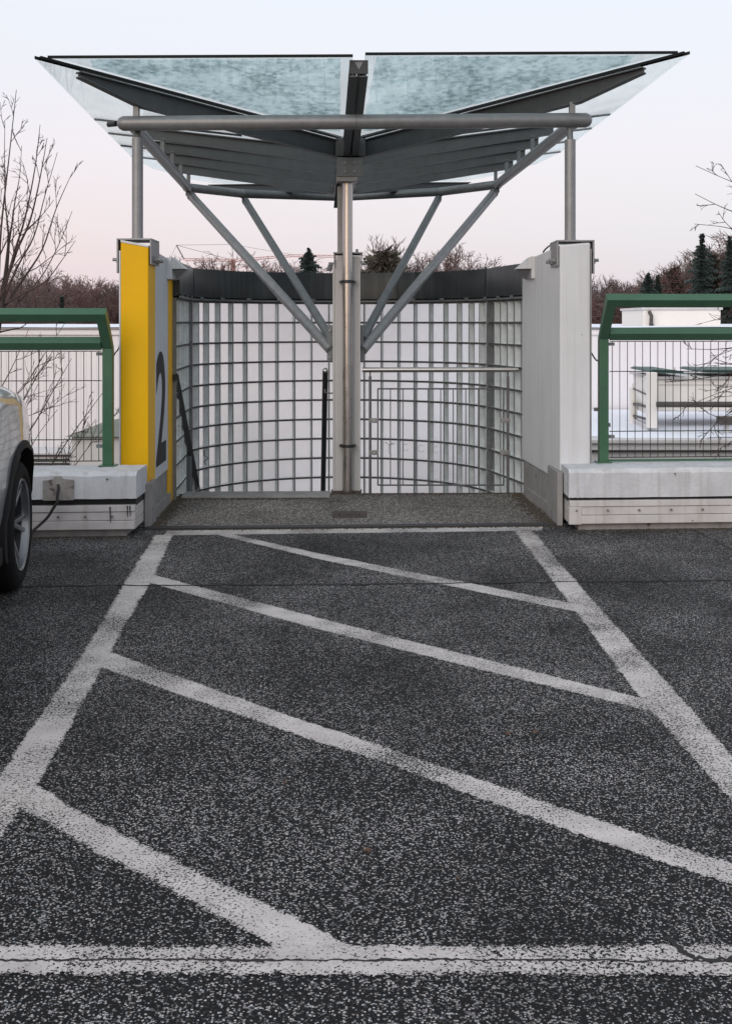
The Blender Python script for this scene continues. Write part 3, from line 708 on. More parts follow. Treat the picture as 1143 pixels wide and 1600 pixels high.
def block_mesh(bw):
    mb = MB(); x, zt_, dp, r = bw / 2, BH / 2, .060, .012
    mb.cur = 0      # side walls of the hollow block
    xi_, zi_ = x - .003, zt_ - .003
    ring = [(-x, .004, -zt_), (x, .004, -zt_), (x, .004, zt_), (-x, .004, zt_)]
    back = [(-x, dp, -zt_), (x, dp, -zt_), (x, dp, zt_), (-x, dp, zt_)]
    mb.add(ring + back, [(0, 1, 5, 4), (1, 2, 6, 5), (2, 3, 7, 6), (3, 0, 4, 7)])
    mb.cur = 1
    mb.add([(-x, dp + .001, -zt_), (x, dp + .001, -zt_), (x, dp + .001, zt_), (-x, dp + .001, zt_)], [(0, 1, 2, 3)])
    mb.cur = 2      # front glass, its rim rounded off
    xo, zo_ = x - r, zt_ - r
    mb.add([(-x, .004, -zt_), (x, .004, -zt_), (x, .004, zt_), (-x, .004, zt_), (-xo, -.002, -zo_), (xo, -.002, -zo_), (xo, -.002, zo_), (-xo, -.002, zo_)],
           [(4, 5, 6, 7), (0, 1, 5, 4), (1, 2, 6, 5), (2, 3, 7, 6), (3, 0, 4, 7)])
    me, o = mb.mesh('glass_block', [M_bside, M_bback, M_bpane], origin=(0, 0, 0))
    return me
bmeshes = {}
far_blocks = MB(); nblk = 0
joint = MB(); jrow = MB()
for c in range(len(nodesw) - 1):
    (ua, va), (ub, vb) = nodesw[c], nodesw[c + 1]
    A, B = C(ua, va, 0), C(ub, vb, 0)
    dr = (B - A); ln = dr.length; dr.normalize(); nrm = V((-dr.y, dr.x, 0))      # nrm points out of the shaft
    arc = NS <= c < NS + NA
    bw = round(ln - .012, 3)
    if bw not in bmeshes: bmeshes[bw] = block_mesh(bw)
    ang = math.atan2(dr.y, dr.x)
    for r in range(NR):
        p = (A + B) / 2 + V((0, 0, ZT - PZ * (r + .5)))
        vis = (arc and r < 10) or (not arc and r < (8 if c not in (0, len(nodesw) - 2) else 5))
        if vis and nblk < 300:
            link('glass_block', bmeshes[bw], None, gw, p, (0, 0, ang)); nblk += 1
        else:
            rot = Matrix.Rotation(ang, 3, 'Z'); me = bmeshes[bw]
            for pg in me.polygons:
                far_blocks.cur = pg.material_index
                far_blocks.add([p + rot @ me.vertices[i].co for i in pg.vertices], [tuple(range(len(pg.vertices)))])
    zb0 = ZT - PZ * NR
    # horizontal joints of this column
    for r in range(NR + 1):
        z = ZT - PZ * r
        jrow.hexa([A - nrm * -.004 + V((0, 0, z - .0092)), B - nrm * -.004 + V((0, 0, z - .0092)), B + nrm * .08 + V((0, 0, z - .0092)), A + nrm * .08 + V((0, 0, z - .0092)),
                   A - nrm * -.004 + V((0, 0, z + .0092)), B - nrm * -.004 + V((0, 0, z + .0092)), B + nrm * .08 + V((0, 0, z + .0092)), A + nrm * .08 + V((0, 0, z + .0092))])
for c, (u_, v_) in enumerate(nodesw):
    p = C(u_, v_, 0); q0 = C(*nodesw[max(c - 1, 0)], 0); q1 = C(*nodesw[min(c + 1, len(nodesw) - 1)], 0)
    dr = (q1 - q0).normalized(); nrm = V((-dr.y, dr.x, 0)); wj = .0054 if c not in (NS, NS + NA) else .011
    off = .002 if c not in (NS, NS + NA) else -.012
    joint.hexa([p - dr * wj + nrm * off + V((0, 0, zb0)), p + dr * wj + nrm * off + V((0, 0, zb0)), p + dr * wj + nrm * .082 + V((0, 0, zb0)), p - dr * wj + nrm * .082 + V((0, 0, zb0)),
                p - dr * wj + nrm * off + V((0, 0, ZT + .009)), p + dr * wj + nrm * off + V((0, 0, ZT + .009)), p + dr * wj + nrm * .082 + V((0, 0, ZT + .009)), p - dr * wj + nrm * .082 + V((0, 0, ZT + .009))])
M_vjoint = mat('grey_upright_joint', (.17, .175, .175), .7, var=.2, vscale=20)
joint.build('upright_joints', M_vjoint, gw); jrow.build('level_joints', M_mortar, gw)
fb = far_blocks.build('glass_block', [M_bside, M_bback, M_bpane], gw); fb['kind'] = 'stuff'
# flashing band on top, in sheets, leaning outward
def offs(c, o):
    p = C(*nodesw[c], 0); q0 = C(*nodesw[max(c - 1, 0)], 0); q1 = C(*nodesw[min(c + 1, len(nodesw) - 1)], 0)
    dr = (q1 - q0).normalized(); return p + V((-dr.y, dr.x, 0)) * o
NC = len(nodesw) - 1
cuts = [0, NS, NS + 7, NS + 14, NS + NA, NC]
for a, b in zip(cuts[:-1], cuts[1:]):
    mb = MB(); vs = []
    prof = [(-.006, 1.795), (-.028, 1.80), (-.028, 1.806), (-.022, 2.072), (-.018, 2.082), (.15, 2.082), (.15, 1.78), (.0, 1.78)]
    rr = random.Random(a)
    for c in range(a, b + 1):
        for o, z in prof: vs.append(offs(c, o) + V((0, 0, z + (rr.uniform(-.002, .002) if z > 2.07 else 0))))
    if b < NC: # overlap of the sheets
        pass
    K = len(prof); n = b - a
    fs = [(i * K + k, i * K + (k + 1) % K, (i + 1) * K + (k + 1) % K, (i + 1) * K + k) for i in range(n) for k in range(K)] + [tuple(range(K)), tuple(n * K + k for k in range(K))[::-1]]
    mb.add(vs, fs).build('flashing_sheet', M_band, gw, smooth=25)
    if b < NC:
        p0, p1 = offs(b, -.030) + V((0, 0, 1.808)), offs(b, -.023) + V((0, 0, 2.078))
        dr = (offs(b + 1, 0) - offs(b - 1, 0)).normalized() * .012
        nn = V((-dr.y, dr.x, 0)).normalized() * -.004
        MB().hexa([p0 - dr + nn, p0 + dr + nn, p0 + dr - nn, p0 - dr - nn, p1 - dr + nn, p1 + dr + nn, p1 + dr - nn, p1 - dr - nn]).build('sheet_seam', M_band, gw)
# lower trim rail with clips
mb = MB(); vs = []
for c in range(NC + 1):
    for o, z in ((-.022, ZT + .011), (-.022, ZT + .028), (.06, ZT + .028), (.06, ZT + .011)): vs.append(offs(c, o) + V((0, 0, z)))
fs = [(i * 4 + k, i * 4 + (k + 1) % 4, (i + 1) * 4 + (k + 1) % 4, (i + 1) * 4 + k) for i in range(NC) for k in range(4)]
mb.add(vs, fs).build('head_rail', M_galvd, gw)
for c in range(1, NC, 2):
    p = offs(c, -.026) + V((0, 0, ZT + .034)); dr = (offs(c + 1, 0) - offs(c - 1, 0)).normalized(); nn = V((-dr.y, dr.x, 0))
    MB().obox(p, dr * .03, nn * .006, V((0, 0, .012))).build('clip', M_galvd, gw)
# scribbled marks on a few blocks
def block_pt(c, r, fx, fz, off=-.006):
    A, B = C(*nodesw[c], 0), C(*nodesw[c + 1], 0); dr = B - A; nrm = V((-dr.y, dr.x, 0)).normalized()
    return A + dr * fx + nrm * off + V((0, 0, ZT - PZ * (r + 1 - fz)))
M_scr = mat('grey_marker', (.16, .17, .18), .6)
M_scrp = mat('pale_marker', (.42, .44, .45), .6)
row = 7
c0 = NS + 13
tube('scribble', [block_pt(c0, row, .25, .85), block_pt(c0, row, .5, .72), block_pt(c0, row, .85, .8)], .0025, M_scr, gw, 4)
tube('scribble', [block_pt(c0, row, .72, .84), block_pt(c0, row, .5, .72), block_pt(c0, row, .46, .35), block_pt(c0, row, .62, .2)], .0025, M_scr, gw, 4)
for k in (1, 2, 3):
    tube('scribble', [block_pt(c0 + k, row, .5 + .2 * math.cos(t * .63 + .8), .62 + .18 * math.sin(t * .63 + .8)) for t in range(9)], .002, M_scrp, gw, 4)
tube('scribble', [block_pt(NS + 1, 7, .4, .9), block_pt(NS + 1, 7, .5, .6), block_pt(NS + 1, 7, .9, .5), block_pt(NS + 1, 7, .45, .35), block_pt(NS + 1, 7, .6, .2)], .006, M_scr, gw, 4)

# ------------------------------------------------------------------ column and downpipe
cl = empty('support_column', U(541, 770, 10.55) * 1 + V((0, 0, -.009)), 'light grey steel column in the middle of the landing edge', 'column')
M_col = mat('light_grey_column_paint', (.47, .465, .455), .5, var=.05, vscale=3, streak=((.36, .35, .33), .35), stain=((.28, .25, .22), .73, 20))
xa_, xb_ = -.302, -.052
zc = 2.175
MB().box((xa_, 10.47, .007), (xa_ + .018, 10.74, zc - .14)).build('flange', M_col, cl, bevel=.006)
MB().box((xb_ - .018, 10.47, .007), (xb_, 10.74, zc - .02)).build('flange', M_col, cl, bevel=.006)
MB().add([(xa_ + .018, 10.476, .007), (xb_ - .018, 10.476, .007), (xb_ - .018, 10.476, zc - .02), (xa_ + .036, 10.476, zc - .02), (xa_ + .018, 10.476, zc - .14),
          (xa_ + .018, 10.735, .007), (xb_ - .018, 10.735, .007), (xb_ - .018, 10.735, zc - .02), (xa_ + .036, 10.735, zc - .02), (xa_ + .018, 10.735, zc - .14)],
         [(0, 1, 2, 3, 4), (9, 8, 7, 6, 5), (0, 5, 6, 1), (1, 6, 7, 2), (2, 7, 8, 3), (3, 8, 9, 4), (4, 9, 5, 0)]).build('web', M_col, cl, bevel=.004)
sd = MB(); sd.box((xa_ + .006, 10.44, zc), (xb_ + .022, 10.77, zc + .014)); sd.box((xa_ + .010, 10.46, zc - .13), (xa_ + .022, 10.75, zc - .0005)).box((xb_ + .004, 10.46, zc - .13), (xb_ + .016, 10.75, zc - .0005))
sdo = sd.build('cap_saddle', M_galv, cl, bevel=.003)
for k in range(4):
    c = V((xa_ + .012 - .008 * k, 10.5 + .05 * k, zc - .085 - .018 * k)); tube('bolt', [c, c - V((.05, 0, 0))], .010, M_galv, sdo, 8)
c = V((xb_ + .016, 10.52, zc - .09)); tube('bolt', [c, c + V((.035, 0, 0))], .011, M_galv, sdo, 8)
c = V((xb_ - .03, 10.5, zc + .014)); tube('bolt', [c, c + V((0, 0, .03))], .012, M_galv, sdo, 8)
MB().box((-.262, 10.56, zc + .0145), (-.15, 10.68, 3.02)).build('upper_post', M_galv, cl, bevel=.01)
for sx in (0, 1):      # gusset plates that carry the raking struts
    x0, x1 = (xa_ - .055, xa_ - .001) if sx == 0 else (xb_ + .001, xb_ + .03)
    gp = MB().box((x0, 10.57, U(0, 564, 10.6).z), (x1, 10.585, U(0, 508, 10.6).z)).build('gusset_plate', M_galvd, cl, bevel=.002)
    if sx == 0:
        for py in (516, 543, 558):
            c = V(((x0 + x1) / 2, 10.57, U(0, py, 10.58).z)); tube('bolt', [c, c - V((0, .018, 0))], .014, M_galv, gp, 6)
ch = MB().box((-.315, 10.40, .008), (-.04, 10.56, .022)); ch.build('base_plate', M_rust, cl)

dp = empty('downpipe', V((-.166, 10.4, 0)), 'stainless steel downpipe in front of the grey column', 'pipe')
px_ = -.166
tube('pipe', [(px_, 10.40, .012), (px_, 10.40, 3.0)], 0.046, M_stain, dp, 32)
tube('pipe_collar', [(px_, 10.40, .008), (px_, 10.40, .03)], .062, M_rust, dp, 24)
for py in (440, 697):
    z = U(0, py, 10.38).z
    k = MB().lathe([(.0465, -.014), (.055, -.014), (.055, .014), (.0465, .014)], (px_, 10.4, z), (0, 0, 1)).build('pipe_clamp', M_darkst, dp, smooth=30)
    for q in (-.066, .066): MB().box((px_ + q - .009, 10.385, z - .009), (px_ + q + .009, 10.47, z + .009)).build('clamp_ear', M_darkst, k)
MB().lathe([(.0462, -.004), (.0485, -.004), (.0485, .004), (.0462, .004)], (px_, 10.4, U(0, 462, 10.4).z), (0, 0, 1)).build('pipe_joint', M_stain, dp, smooth=30)

# ------------------------------------------------------------------ canopy
cn = empty('glass_canopy', C(0, 0, 3.0), 'glass butterfly canopy on grey tubes over the stair head', 'canopy')
ZB = 3.02          # underside of the beams at the valley
SL = .118          # rise of the side wings per metre
HB = .135          # beam depth
def zwing(u): return ZB + HB + .03 + SL * abs(u)
M_beam = mat('dark_grey_beam_paint', (.088, .098, .104), .55, .2, var=.15, vscale=6, streak=((.05, .05, .05), .3))
def ibeam(name, a, b, h0, h1, wd, m=M_beam, parent=cn, t=.010, tipcut=0.):
    """I section from a to b, given by the middle of its top; h0, h1 its depth at either end"""
    a, b = V(a), V(b); dr = (b - a).normalized(); sd = dr.cross(V((0, 0, 1))).normalized() * (wd / 2); up = V((0, 0, 1))
    mb = MB()
    def slab_(za0, za1, zb0, zb1, s): mb.hexa([a - s - up * za1, a + s - up * za1, b + s - up * zb1, b - s - up * zb1, a - s - up * za0, a + s - up * za0, b + s - up * zb0, b - s - up * zb0])
    slab_(0, t, 0, t, sd)
    slab_(t + .0003, h0 - t - .0003, t + .0003, h1 - t - .0003, sd * .12)
    slab_(h0 - t, h0, h1 - t, h1, sd)
    return mb.build(name, m, parent)
UL, UR, VF = -2.34, 2.45, -2.0
# ring of tubes
zr = 3.10
def roundend(a, b, r, m, name):
    a, b = V(a), V(b); d_ = (b - a).normalized()
    pts = [a - d_ * r * .8, a - d_ * r * .55, a, b, b + d_ * r * .55, b + d_ * r * .8]; rr = [r * .35, r * .75, r, r, r * .75, r * .35]
    return MB().path(pts, rr, 24).build(name, m, cn, smooth=50)
roundend(R(-1.80, -1.40, zr), R(1.81, -1.40, zr), .058, M_galv, 'front_tube')
tube('tube_sleeve', [R(-.004, -1.40, zr), R(.004, -1.40, zr)], .0595, M_galvd, cn, 24)
ring = [R(-1.74, -1.33, zr), R(-1.72, 2.42, zr), R(-1.14, 3.02, zr), R(0, 3.42, zr), R(1.14, 3.02, zr), R(1.72, 2.42, zr), R(1.74, -1.33, zr)]
for i in range(6): tube('ring_tube', [ring[i], ring[i + 1]], .050, M_galv if i not in (2, 3) else M_galvd, cn, 20)
for i in range(1, 6):
    d_ = (ring[i + 1] - ring[i - 1]).normalized(); MB().path([ring[i] - d_ * .03, ring[i] + d_ * .03], .053, 20).build('ring_joint', M_galvd, cn, smooth=40)
tube('end_stub', [R(-1.86, -1.37, zr + .005), R(-1.93, -1.30, zr + .012)], .022, M_darkst, cn, 12)
# posts on the slabs
for px, D, zb_ in ((215, 8.99, 2.197), (890, 9.08, 2.191)):
    x = (px - CX) * D / F; top = zr - .11
    tube('post', [(x, D, zb_), (x, D, top)], .043, M_galv, cn, 24)
    tube('post_spigot', [(x, D, top), (x, D + .02, zr - .02)], .025, M_galvd, cn, 12)
    tube('post_foot', [(x, D, zb_), (x, D, zb_ + .012)], .05, M_galv, cn, 24)
# beams
hd = .15
for s, ue in ((-1, UL), (1, UR)):
    a = R(s * .10, -.06, ZB + HB + .025); b = R(ue * .885, VF * .885, zwing(ue * .885) - .012)
    mid = a.lerp(b, .8)
    o = ibeam('diagonal_beam', a, mid, hd + .01, hd, .075); ibeam('beam_tip', mid + (b - mid) * .002, b, hd - .001, .045, .0745, parent=cn)
    q = R(s * 1.70, -1.40, zr + .05); tq = R(s * 1.70, -1.40, 0); zt_ = a.lerp(b, 1.60 / (abs(ue) * .885 - .1)).z - hd
    MB().box((q.x - .022, q.y - .028, q.z), (q.x + .022, q.y + .028, zt_ + .02)).build('short_post', M_galv, cn, bevel=.003)
VP_ = (.40, 1.13, 1.86, 2.60)
for s in (-1, 1):
    for v_ in VP_:
        a, b = R(s * .10, v_, ZB + HB + .025), R(s * 1.93, v_, zwing(1.93) - .012)
        ibeam('purlin', a, b, HB + .012, HB * .72, .07)
        zt_ = a.lerp(b, (1.73 - .1) / 1.83).z - HB * .78
        q = R(s * 1.73, v_, zr + .04)
        MB().box((q.x - .018, q.y - .024, q.z), (q.x + .018, q.y + .024, zt_ + .02)).build('short_post', M_galvd, cn, bevel=.003)
        d0_, d1_ = R(s * 1.9, v_, zwing(1.9) + .018), R((UL if s < 0 else UR), v_, zwing(2.4) + .018)
    # hip beam at the back
    a, b = R(s * .10, 2.70, ZB + HB + .02), R(s * 1.62, 4.05, zwing(1.62) - .03)
    ibeam('hip_beam', a, b, HB, .05, .075)
# valley beam towards the front, and back along the gutter
vb = MB()
a, b = R(0, -.10, ZB + HB + .03), R(0, VF + .06, zwing(UL) - .012)
for sx in (-.038, .038):
    o = ibeam('valley_beam', a + eu * sx, b + eu * sx, .15, .12, .058, M_beam)
MB().prism([a - eu * .006 - V((0, 0, .02)), a + eu * .006 - V((0, 0, .02)), b + eu * .006 - V((0, 0, .02)), b - eu * .006 - V((0, 0, .02))], (0, 0, -.10)).build('valley_rod', M_darkst, cn)
MB().obox(b + ev * -.01 - V((0, 0, .05)), eu * .068, ev * .006, V((0, 0, .05))).build('beam_end_plate', M_darkst, cn)
MB().add([b - eu * .03 - ev * .018 - V((0, 0, .015)), b + eu * .03 - ev * .018 - V((0, 0, .015)), b - ev * .018 - V((0, 0, .07)), b - eu * .03 - ev * .012 - V((0, 0, .015)), b + eu * .03 - ev * .012 - V((0, 0, .015)), b - ev * .012 - V((0, 0, .07))],
         [(0, 1, 2), (5, 4, 3), (0, 3, 4, 1), (1, 4, 5, 2), (2, 5, 3, 0)]).build('drip_spout', M_galvd, cn)
MB().obox(R(0, 1.36, ZB + .03), eu * .105, ev * 1.40, V((0, 0, .05))).build('gutter', M_darkst, cn)
# bracket on the column head
MB().obox(R(0, -.03, ZB + HB * .5 + .03), eu * .135, ev * .09, V((0, 0, HB * .5 + .012))).build('valley_shoe', M_beam, cn, bevel=.004)
hb = MB().obox(U(546, 268, 10.32) + V((0, 0, .035)), eu * .115, ev * .05, V((0, 0, .085))).build('head_bracket', M_galvd, cn, bevel=.004)
for sx in (-.085, -.03, .03, .085):
    for sz in (.0, .075):
        if abs(sx) > .05 or True:
            c = U(546, 268, 10.268) + V((sx, 0, sz)); 
            if abs(sx) < .05: c = c + V((sx * .4, 0, 0))
            if abs(sx) > .05: continue
            tube('bolt', [c, c - V((0, .014, 0))], .013, M_galv, hb, 6)
MB().obox(U(542, 280, 10.36), V((.095, 0, 0)), V((0, .075, 0)), V((0, 0, .03))).build('head_plate', M_galv, cn, bevel=.006)
sp_ = MB().hexa([U(521, 325, 10.9), U(527, 325, 10.9), U(527, 325, 11.0), U(521, 325, 11.0), U(525, 285, 10.5), U(531, 285, 10.5), U(531, 285, 10.6), U(525, 285, 10.6)]); sp_.build('side_plate', M_darkst, cn)
# raking struts from the column to the ring
zs = U(0, 540, 10.6).z
for s, xg in ((-1, xa_ - .02), (1, xb_ + .02)):
    for tgt, dz, r in ((ring[1] if s < 0 else ring[5], -.04, .047), (ring[2] if s < 0 else ring[4], .06, .041)):
        e0 = V((xg, 10.60 + (.05 if dz > 0 else -.03), zs + dz)); e1 = tgt - V((0, 0, .05))
        d_ = (e1 - e0).normalized(); L_ = (e1 - e0).length
        tube('strut', [e0, e0 + d_ * (L_ - .10)], r, M_galv if dz < 0 else M_galvd, cn, 20)
        tube('strut_pin', [e0 + d_ * (L_ - .10), e1], .02, M_galvd, cn, 10)
        MB().path([e0 + d_ * (L_ - .125), e0 + d_ * (L_ - .09)], r * 1.06, 20).build('strut_collar', M_galvd, cn, smooth=30)
        MB().obox(tgt - V((0, 0, .06)), eu * .02, ev * .03, V((0, 0, .03))).build('strut_lug', M_galvd, cn)
# glass
TG = .016
def pane(name, pts, lb=None):
    mb = MB().prism([p for p in pts], (0, 0, TG)); o = mb.build(name, M_pane, cn)
    if lb: o['label'] = lb
    return o
zg = lambda u: zwing(u) + .004
gap = .045
M_gedge = mat('dark_pane_edge', (.008, .010, .010), .6, var=.2, spec=.15)
for s, ue in ((-1, UL), (1, UR)):
    tip = (ue, VF)
    zf = zg(ue)
    # front pane between the valley beam and the diagonal
    A_, B_, C_ = R(s * gap, VF, zf), R(ue - s * .10, VF - .0, zf), R(s * gap, -.08, zg(.05))
    pane('front_pane', [A_, B_, C_], 'frosted front pane left of the valley beam' if s < 0 else 'frosted front pane right of the valley beam')
    # dark edge of that pane
    MB().prism([A_ + V((0, -.012, -.006)), B_ + V((0, -.012, -.006)), B_ + V((0, -.001, -.006)), A_ + V((0, -.001, -.006))], (0, 0, TG + .004)).build('pane_edge', M_gedge, cn)
    e1 = R(s * .06, -.02, zg(.05) + .003); e2 = R(ue - s * .03, VF + .05, zf + .003); sd = V((0, .02, 0)) + eu * s * .012
    MB().prism([e1 - sd, e1 + sd, e2 + sd, e2 - sd], (0, 0, TG + .004)).build('pane_edge', M_gedge, cn)
    # melting frost on the glass
    def fp(u, v, dz=TG + .006):
        # on the plane of the front pane
        a_, b_, c_ = A_, B_, C_; n_ = (b_ - a_).cross(c_ - a_); p = C(u, v, 0)
        z = a_.z - (n_.x * (p.x - a_.x) + n_.y * (p.y - a_.y)) / n_.z; return V((p.x, p.y, z + dz))
    rr = random.Random(11 + s); pts = []
    vtop = VF + .10
    n = 70
    def uedge(v): return s * min(abs(ue) * .84, max(.0, abs(ue) * abs(v) / abs(VF) - .085))
    for i in range(n + 1):      # along the front
        u = s * (gap + .09) + (uedge(vtop) - s * (gap + .09)) * i / n; pts.append(fp(u, vtop + rr.uniform(-.012, .012) + .02 * mnoise.noise(V((u * 4, 3, 0)))))
    for i in range(1, n):       # along the diagonal
        v = vtop + (-.22 - vtop) * i / n; pts.append(fp(uedge(v) + s * rr.uniform(-.012, .012), v))
    for i in range(n):          # along the valley
        v = -.22 + (vtop + .22) * i / n; pts.append(fp(s * (gap + .045 + .04 * (i / n) + rr.uniform(0, .008)), v))
    fo = MB().add(pts, [tuple(range(len(pts)))]).build('frost', M_frost)
    tag(fo, 'bluish melting frost on the canopy pane left of the middle beam' if s < 0 else 'bluish melting frost on the canopy pane right of the middle beam', 'frost', kind='stuff')
    # side panes
    rows = [-.0] + list(VP_)
    g2 = .006
    U2 = ue + s * .02
    pane('side_pane', [R(s * .08, 0, zg(.08)), R(ue, VF + .03, zf), R(U2, VP_[0] - g2, zg(U2)), R(s * .08, VP_[0] - g2, zg(.08))])
    for i in range(3):
        pane('side_pane', [R(s * .08, VP_[i] + g2, zg(.08)), R(U2, VP_[i] + g2, zg(U2)), R(U2, VP_[i + 1] - g2, zg(U2)), R(s * .08, VP_[i + 1] - g2, zg(.08))])
    pane('side_pane', [R(s * .08, 2.6 + g2, zg(.08)), R(U2, 2.6 + g2, zg(U2)), R(U2 * .95, 3.35, zg(U2 * .95)), R(U2 * .80, 3.95, zg(U2 * .8)), R(s * 1.65, 4.15, zg(1.65)), R(s * .08, 2.75, zg(.08))])
    pane('back_pane', [R(s * .08, 2.78, zg(.08)), R(s * 1.62, 4.17, zg(1.65)), R(s * .06, 4.25, zg(.5))])
    for v_ in VP_:
        p0, p1 = R(s * 1.0, v_, zg(1.0)), R(U2, v_, zg(U2))
        MB().prism([p0 - ev * .008, p1 - ev * .008, p1 + ev * .008, p0 + ev * .008], (0, 0, TG + .003)).build('glazing_seal', M_gedge, cn)
    # outer edge line of the first side pane
    e1, e2 = R(ue, VF + .03, zf), R(ue + (0 - ue) * .12, VF + .03 - VF * .12, zg(ue * .88))
    MB().prism([e1 + V((0, -.012, -.002)), e2 + V((0, -.012, -.002)), e2 + V((0, .004, -.002)), e1 + V((0, .004, -.002))], (0, 0, TG + .006)).build('pane_edge', M_gedge, cn)
print('canopy done')

# ------------------------------------------------------------------ guard and handrails at the stair head
gd_ = empty('guard_rail', U(690, 770, 10.5), 'thin steel guard with a stainless top rail right of the downpipe', 'railing')
DG = 10.52
Pg = lambda px, py: U(px, py, DG)
tube('top_rail', [Pg(566, 578), Pg(809, 577.5)], .0235, M_stain, gd_, 20)
M_thin = mat('thin_guard_steel', (.13, .13, .135), .45, .5, var=.15)
for px in (578, 793):
    tube('post', [Pg(px, 771) * 1 + V((0, 0, -.12)), Pg(px, 588)], .0125, M_thin, gd_, 12)
    tube('post_neck', [Pg(px, 588), Pg(px, 580)], .007, M_thin, gd_, 8)
fr = MB()
fr.path([Pg(590, 607.5), Pg(786, 607.5)], .0075, 6).path([Pg(590, 758), Pg(786, 758)], .0075, 6).path([Pg(590, 607), Pg(590, 758.5)], .0075, 6).path([Pg(786, 607), Pg(786, 758.5)], .0075, 6)
fo = fr.build('infill_frame', M_thin, gd_)
for k in range(1, 10):
    px = 590 + 19.6 * k
    tube('baluster', [Pg(px, 608), Pg(px, 758)], .0052, M_thin, gd_, 6)
for px0, px1 in ((578, 590), (786, 793)):
    for py in (657, 707):
        c = (Pg(px0, py) + Pg(px1, py)) / 2
        cp = MB().box((c.x - .045 if px0 < 600 else c.x - .05, c.y - .012, c.z - .022), (c.x + .04, c.y + .012, c.z + .022)).build('clamp', M_galv, gd_, bevel=.004)
        tube('bolt', [c - V((0, .012, 0)), c - V((0, .02, 0))], .010, M_stain, cp, 8)
hl = empty('stair_handrail', U(290, 768, 10.8), 'dark sloping handrail beside the yellow slab going down the stairs', 'handrail')
a, b = U(273, 586, 10.02), U(309, 770, 11.5)
b2 = a + (b - a) * 1.6
MB().path([a, b2], .042, 4, sx=1.1, sy=.8).build('rail', M_darkst, hl)
MB().box((-1.735, 10.84, -.9), (-1.648, 10.92, U(0, 713, 10.88).z)).build('newel', mat('grey_newel', (.11, .12, .125), .6), hl, bevel=.004)
hr = empty('stair_handrail', U(507, 770, 11.4), 'dark sloping handrail with a bright round end beside the grey column', 'handrail')
a, b = U(508, 579, 10.42), U(504.5, 772, 11.9)
d_ = (b - a).normalized()
tube('rail', [a, a + d_ * 3.2], .0255, M_darkst, hr, 16)
MB().path([a - d_ * .02, a - d_ * .014, a - d_ * .0], [.010, .021, .0262], 16).build('end_cap', M_stain, hr, smooth=60)
c = a + d_ * .22
tube('wall_bracket', [c, c + V((.0, .0, -.06)), c + V((.05, .02, -.07)), V((-.302, c.y + .1, c.z - .07))], .007, M_stain, hr, 8)

# ------------------------------------------------------------------ green railings on the parapets
def railing(side):
    L = side == 'l'; s = -1 if L else 1
    P = PL if L else PR
    xe = -1.936 if L else 1.846
    off = .355 if L else .395
    zb, zbend, ztop = (.472, 1.352, 1.600) if L else (.461, 1.420, 1.712)
    lean = .21 if L else .27
    root = empty('railing', P(xe + s * 1.2, off, zb), 'green steel railing with wire mesh on the left parapet above the car' if L else 'green steel railing with wire mesh on the right parapet', 'railing')
    ang = math.atan2(lean, ztop - zbend); hw = .037
    ad_ = V((0, -math.sin(ang), math.cos(ang))); pd = V((0, -math.cos(ang), -math.sin(ang))); X = V((1, .07, 0)).normalized()
    for k in range(3):
        x = xe + s * 2.5 * k
        b0 = P(x, off, zb); c = P(x, off, zbend)
        po = MB().obox((b0 + c) / 2, X * hw * .98, V((0, hw, 0)), V((0, 0, (zbend - zb) / 2))).build('post', M_green, root, bevel=.004)
        top = c + V((0, -lean, ztop - zbend))
        ar = MB(); X2 = X * hw
        q = [c - X2 + V((0, -hw, 0)), c + X2 + V((0, -hw, 0)), c + X2 + V((0, hw, 0)), c - X2 + V((0, hw, 0))]
        e_ = top
        q2 = [e_ - X2 + pd * hw, e_ + X2 + pd * hw, e_ + X2 - pd * hw, e_ - X2 - pd * hw]
        ar.hexa([p + V((0, 0, .0005)) for p in q] + q2).build('arm', M_green, root, bevel=.003)
        MB().obox(b0 + V((0, 0, .005)), X * .06, V((0, .06, 0)), V((0, 0, .005))).build('foot_plate', M_green, root)
    xend = xe + s * 5.2
    for z, dy, nm in ((ztop, -lean, 'top_rail'), (zbend + .042 , -.045, 'middle_rail')):
        a, b = P(xe - s * .0365, off, z) + V((0, dy, 0)), P(xend, off, z) + V((0, dy, 0))
        if nm == 'middle_rail': a = P(xe + s * .037, off, z) + V((0, dy, 0))
        else: a = a + ad_ * .008; b = b + ad_ * .008
        MB().obox((a + b) / 2, (b - a) / 2, pd * hw, ad_ * hw * .96).build(nm, M_green, root, bevel=.004)
    # mesh panel
    zt_ = zbend - .018; zl = zb + .035
    wo = off + .02
    zs_ = [zt_, 1.112, .669] if L else [zt_, 1.168, .700]
    x = xe + s * .075; n = 0
    pitch = .0553 if L else .0605
    xs_ = []
    while abs(x - xe) < 2.44: xs_.append(x); x += s * pitch
    me, o0 = MB().path([(0, 0, zl), (0, 0, zt_)], .0031, 5).mesh('upright_wire', M_wire)
    for x in xs_:
        p = P(x, wo, 0); link('upright_wire', me, None, root, V((p.x, p.y, o0.z)))
    for z in zs_ + [zl]:
        for dy in (-.007, .007):
            tube('cross_wire', [P(xs_[0] - s * .02, wo + dy, z), P(xs_[-1], wo + dy, z)], .0034, M_wire, root, 5)
    for z in (zs_[0] - .02, .62 if L else .66):
        MB().obox(P(xe + s * .06, wo, z), V((.03, 0, 0)), V((0, .02, 0)), V((0, 0, .012))).build('mesh_clamp', M_galvd, root)
    if not L:
        MB().obox((P(xe + .04, wo, zb + .012) + P(xend, wo, zb + .012)) / 2, (P(xend, wo, 0) - P(xe + .04, wo, 0)) / 2, V((0, .006, 0)), V((0, 0, .008))).build('bottom_rail', M_green, root)
    return root
railing('l'); railing('r')
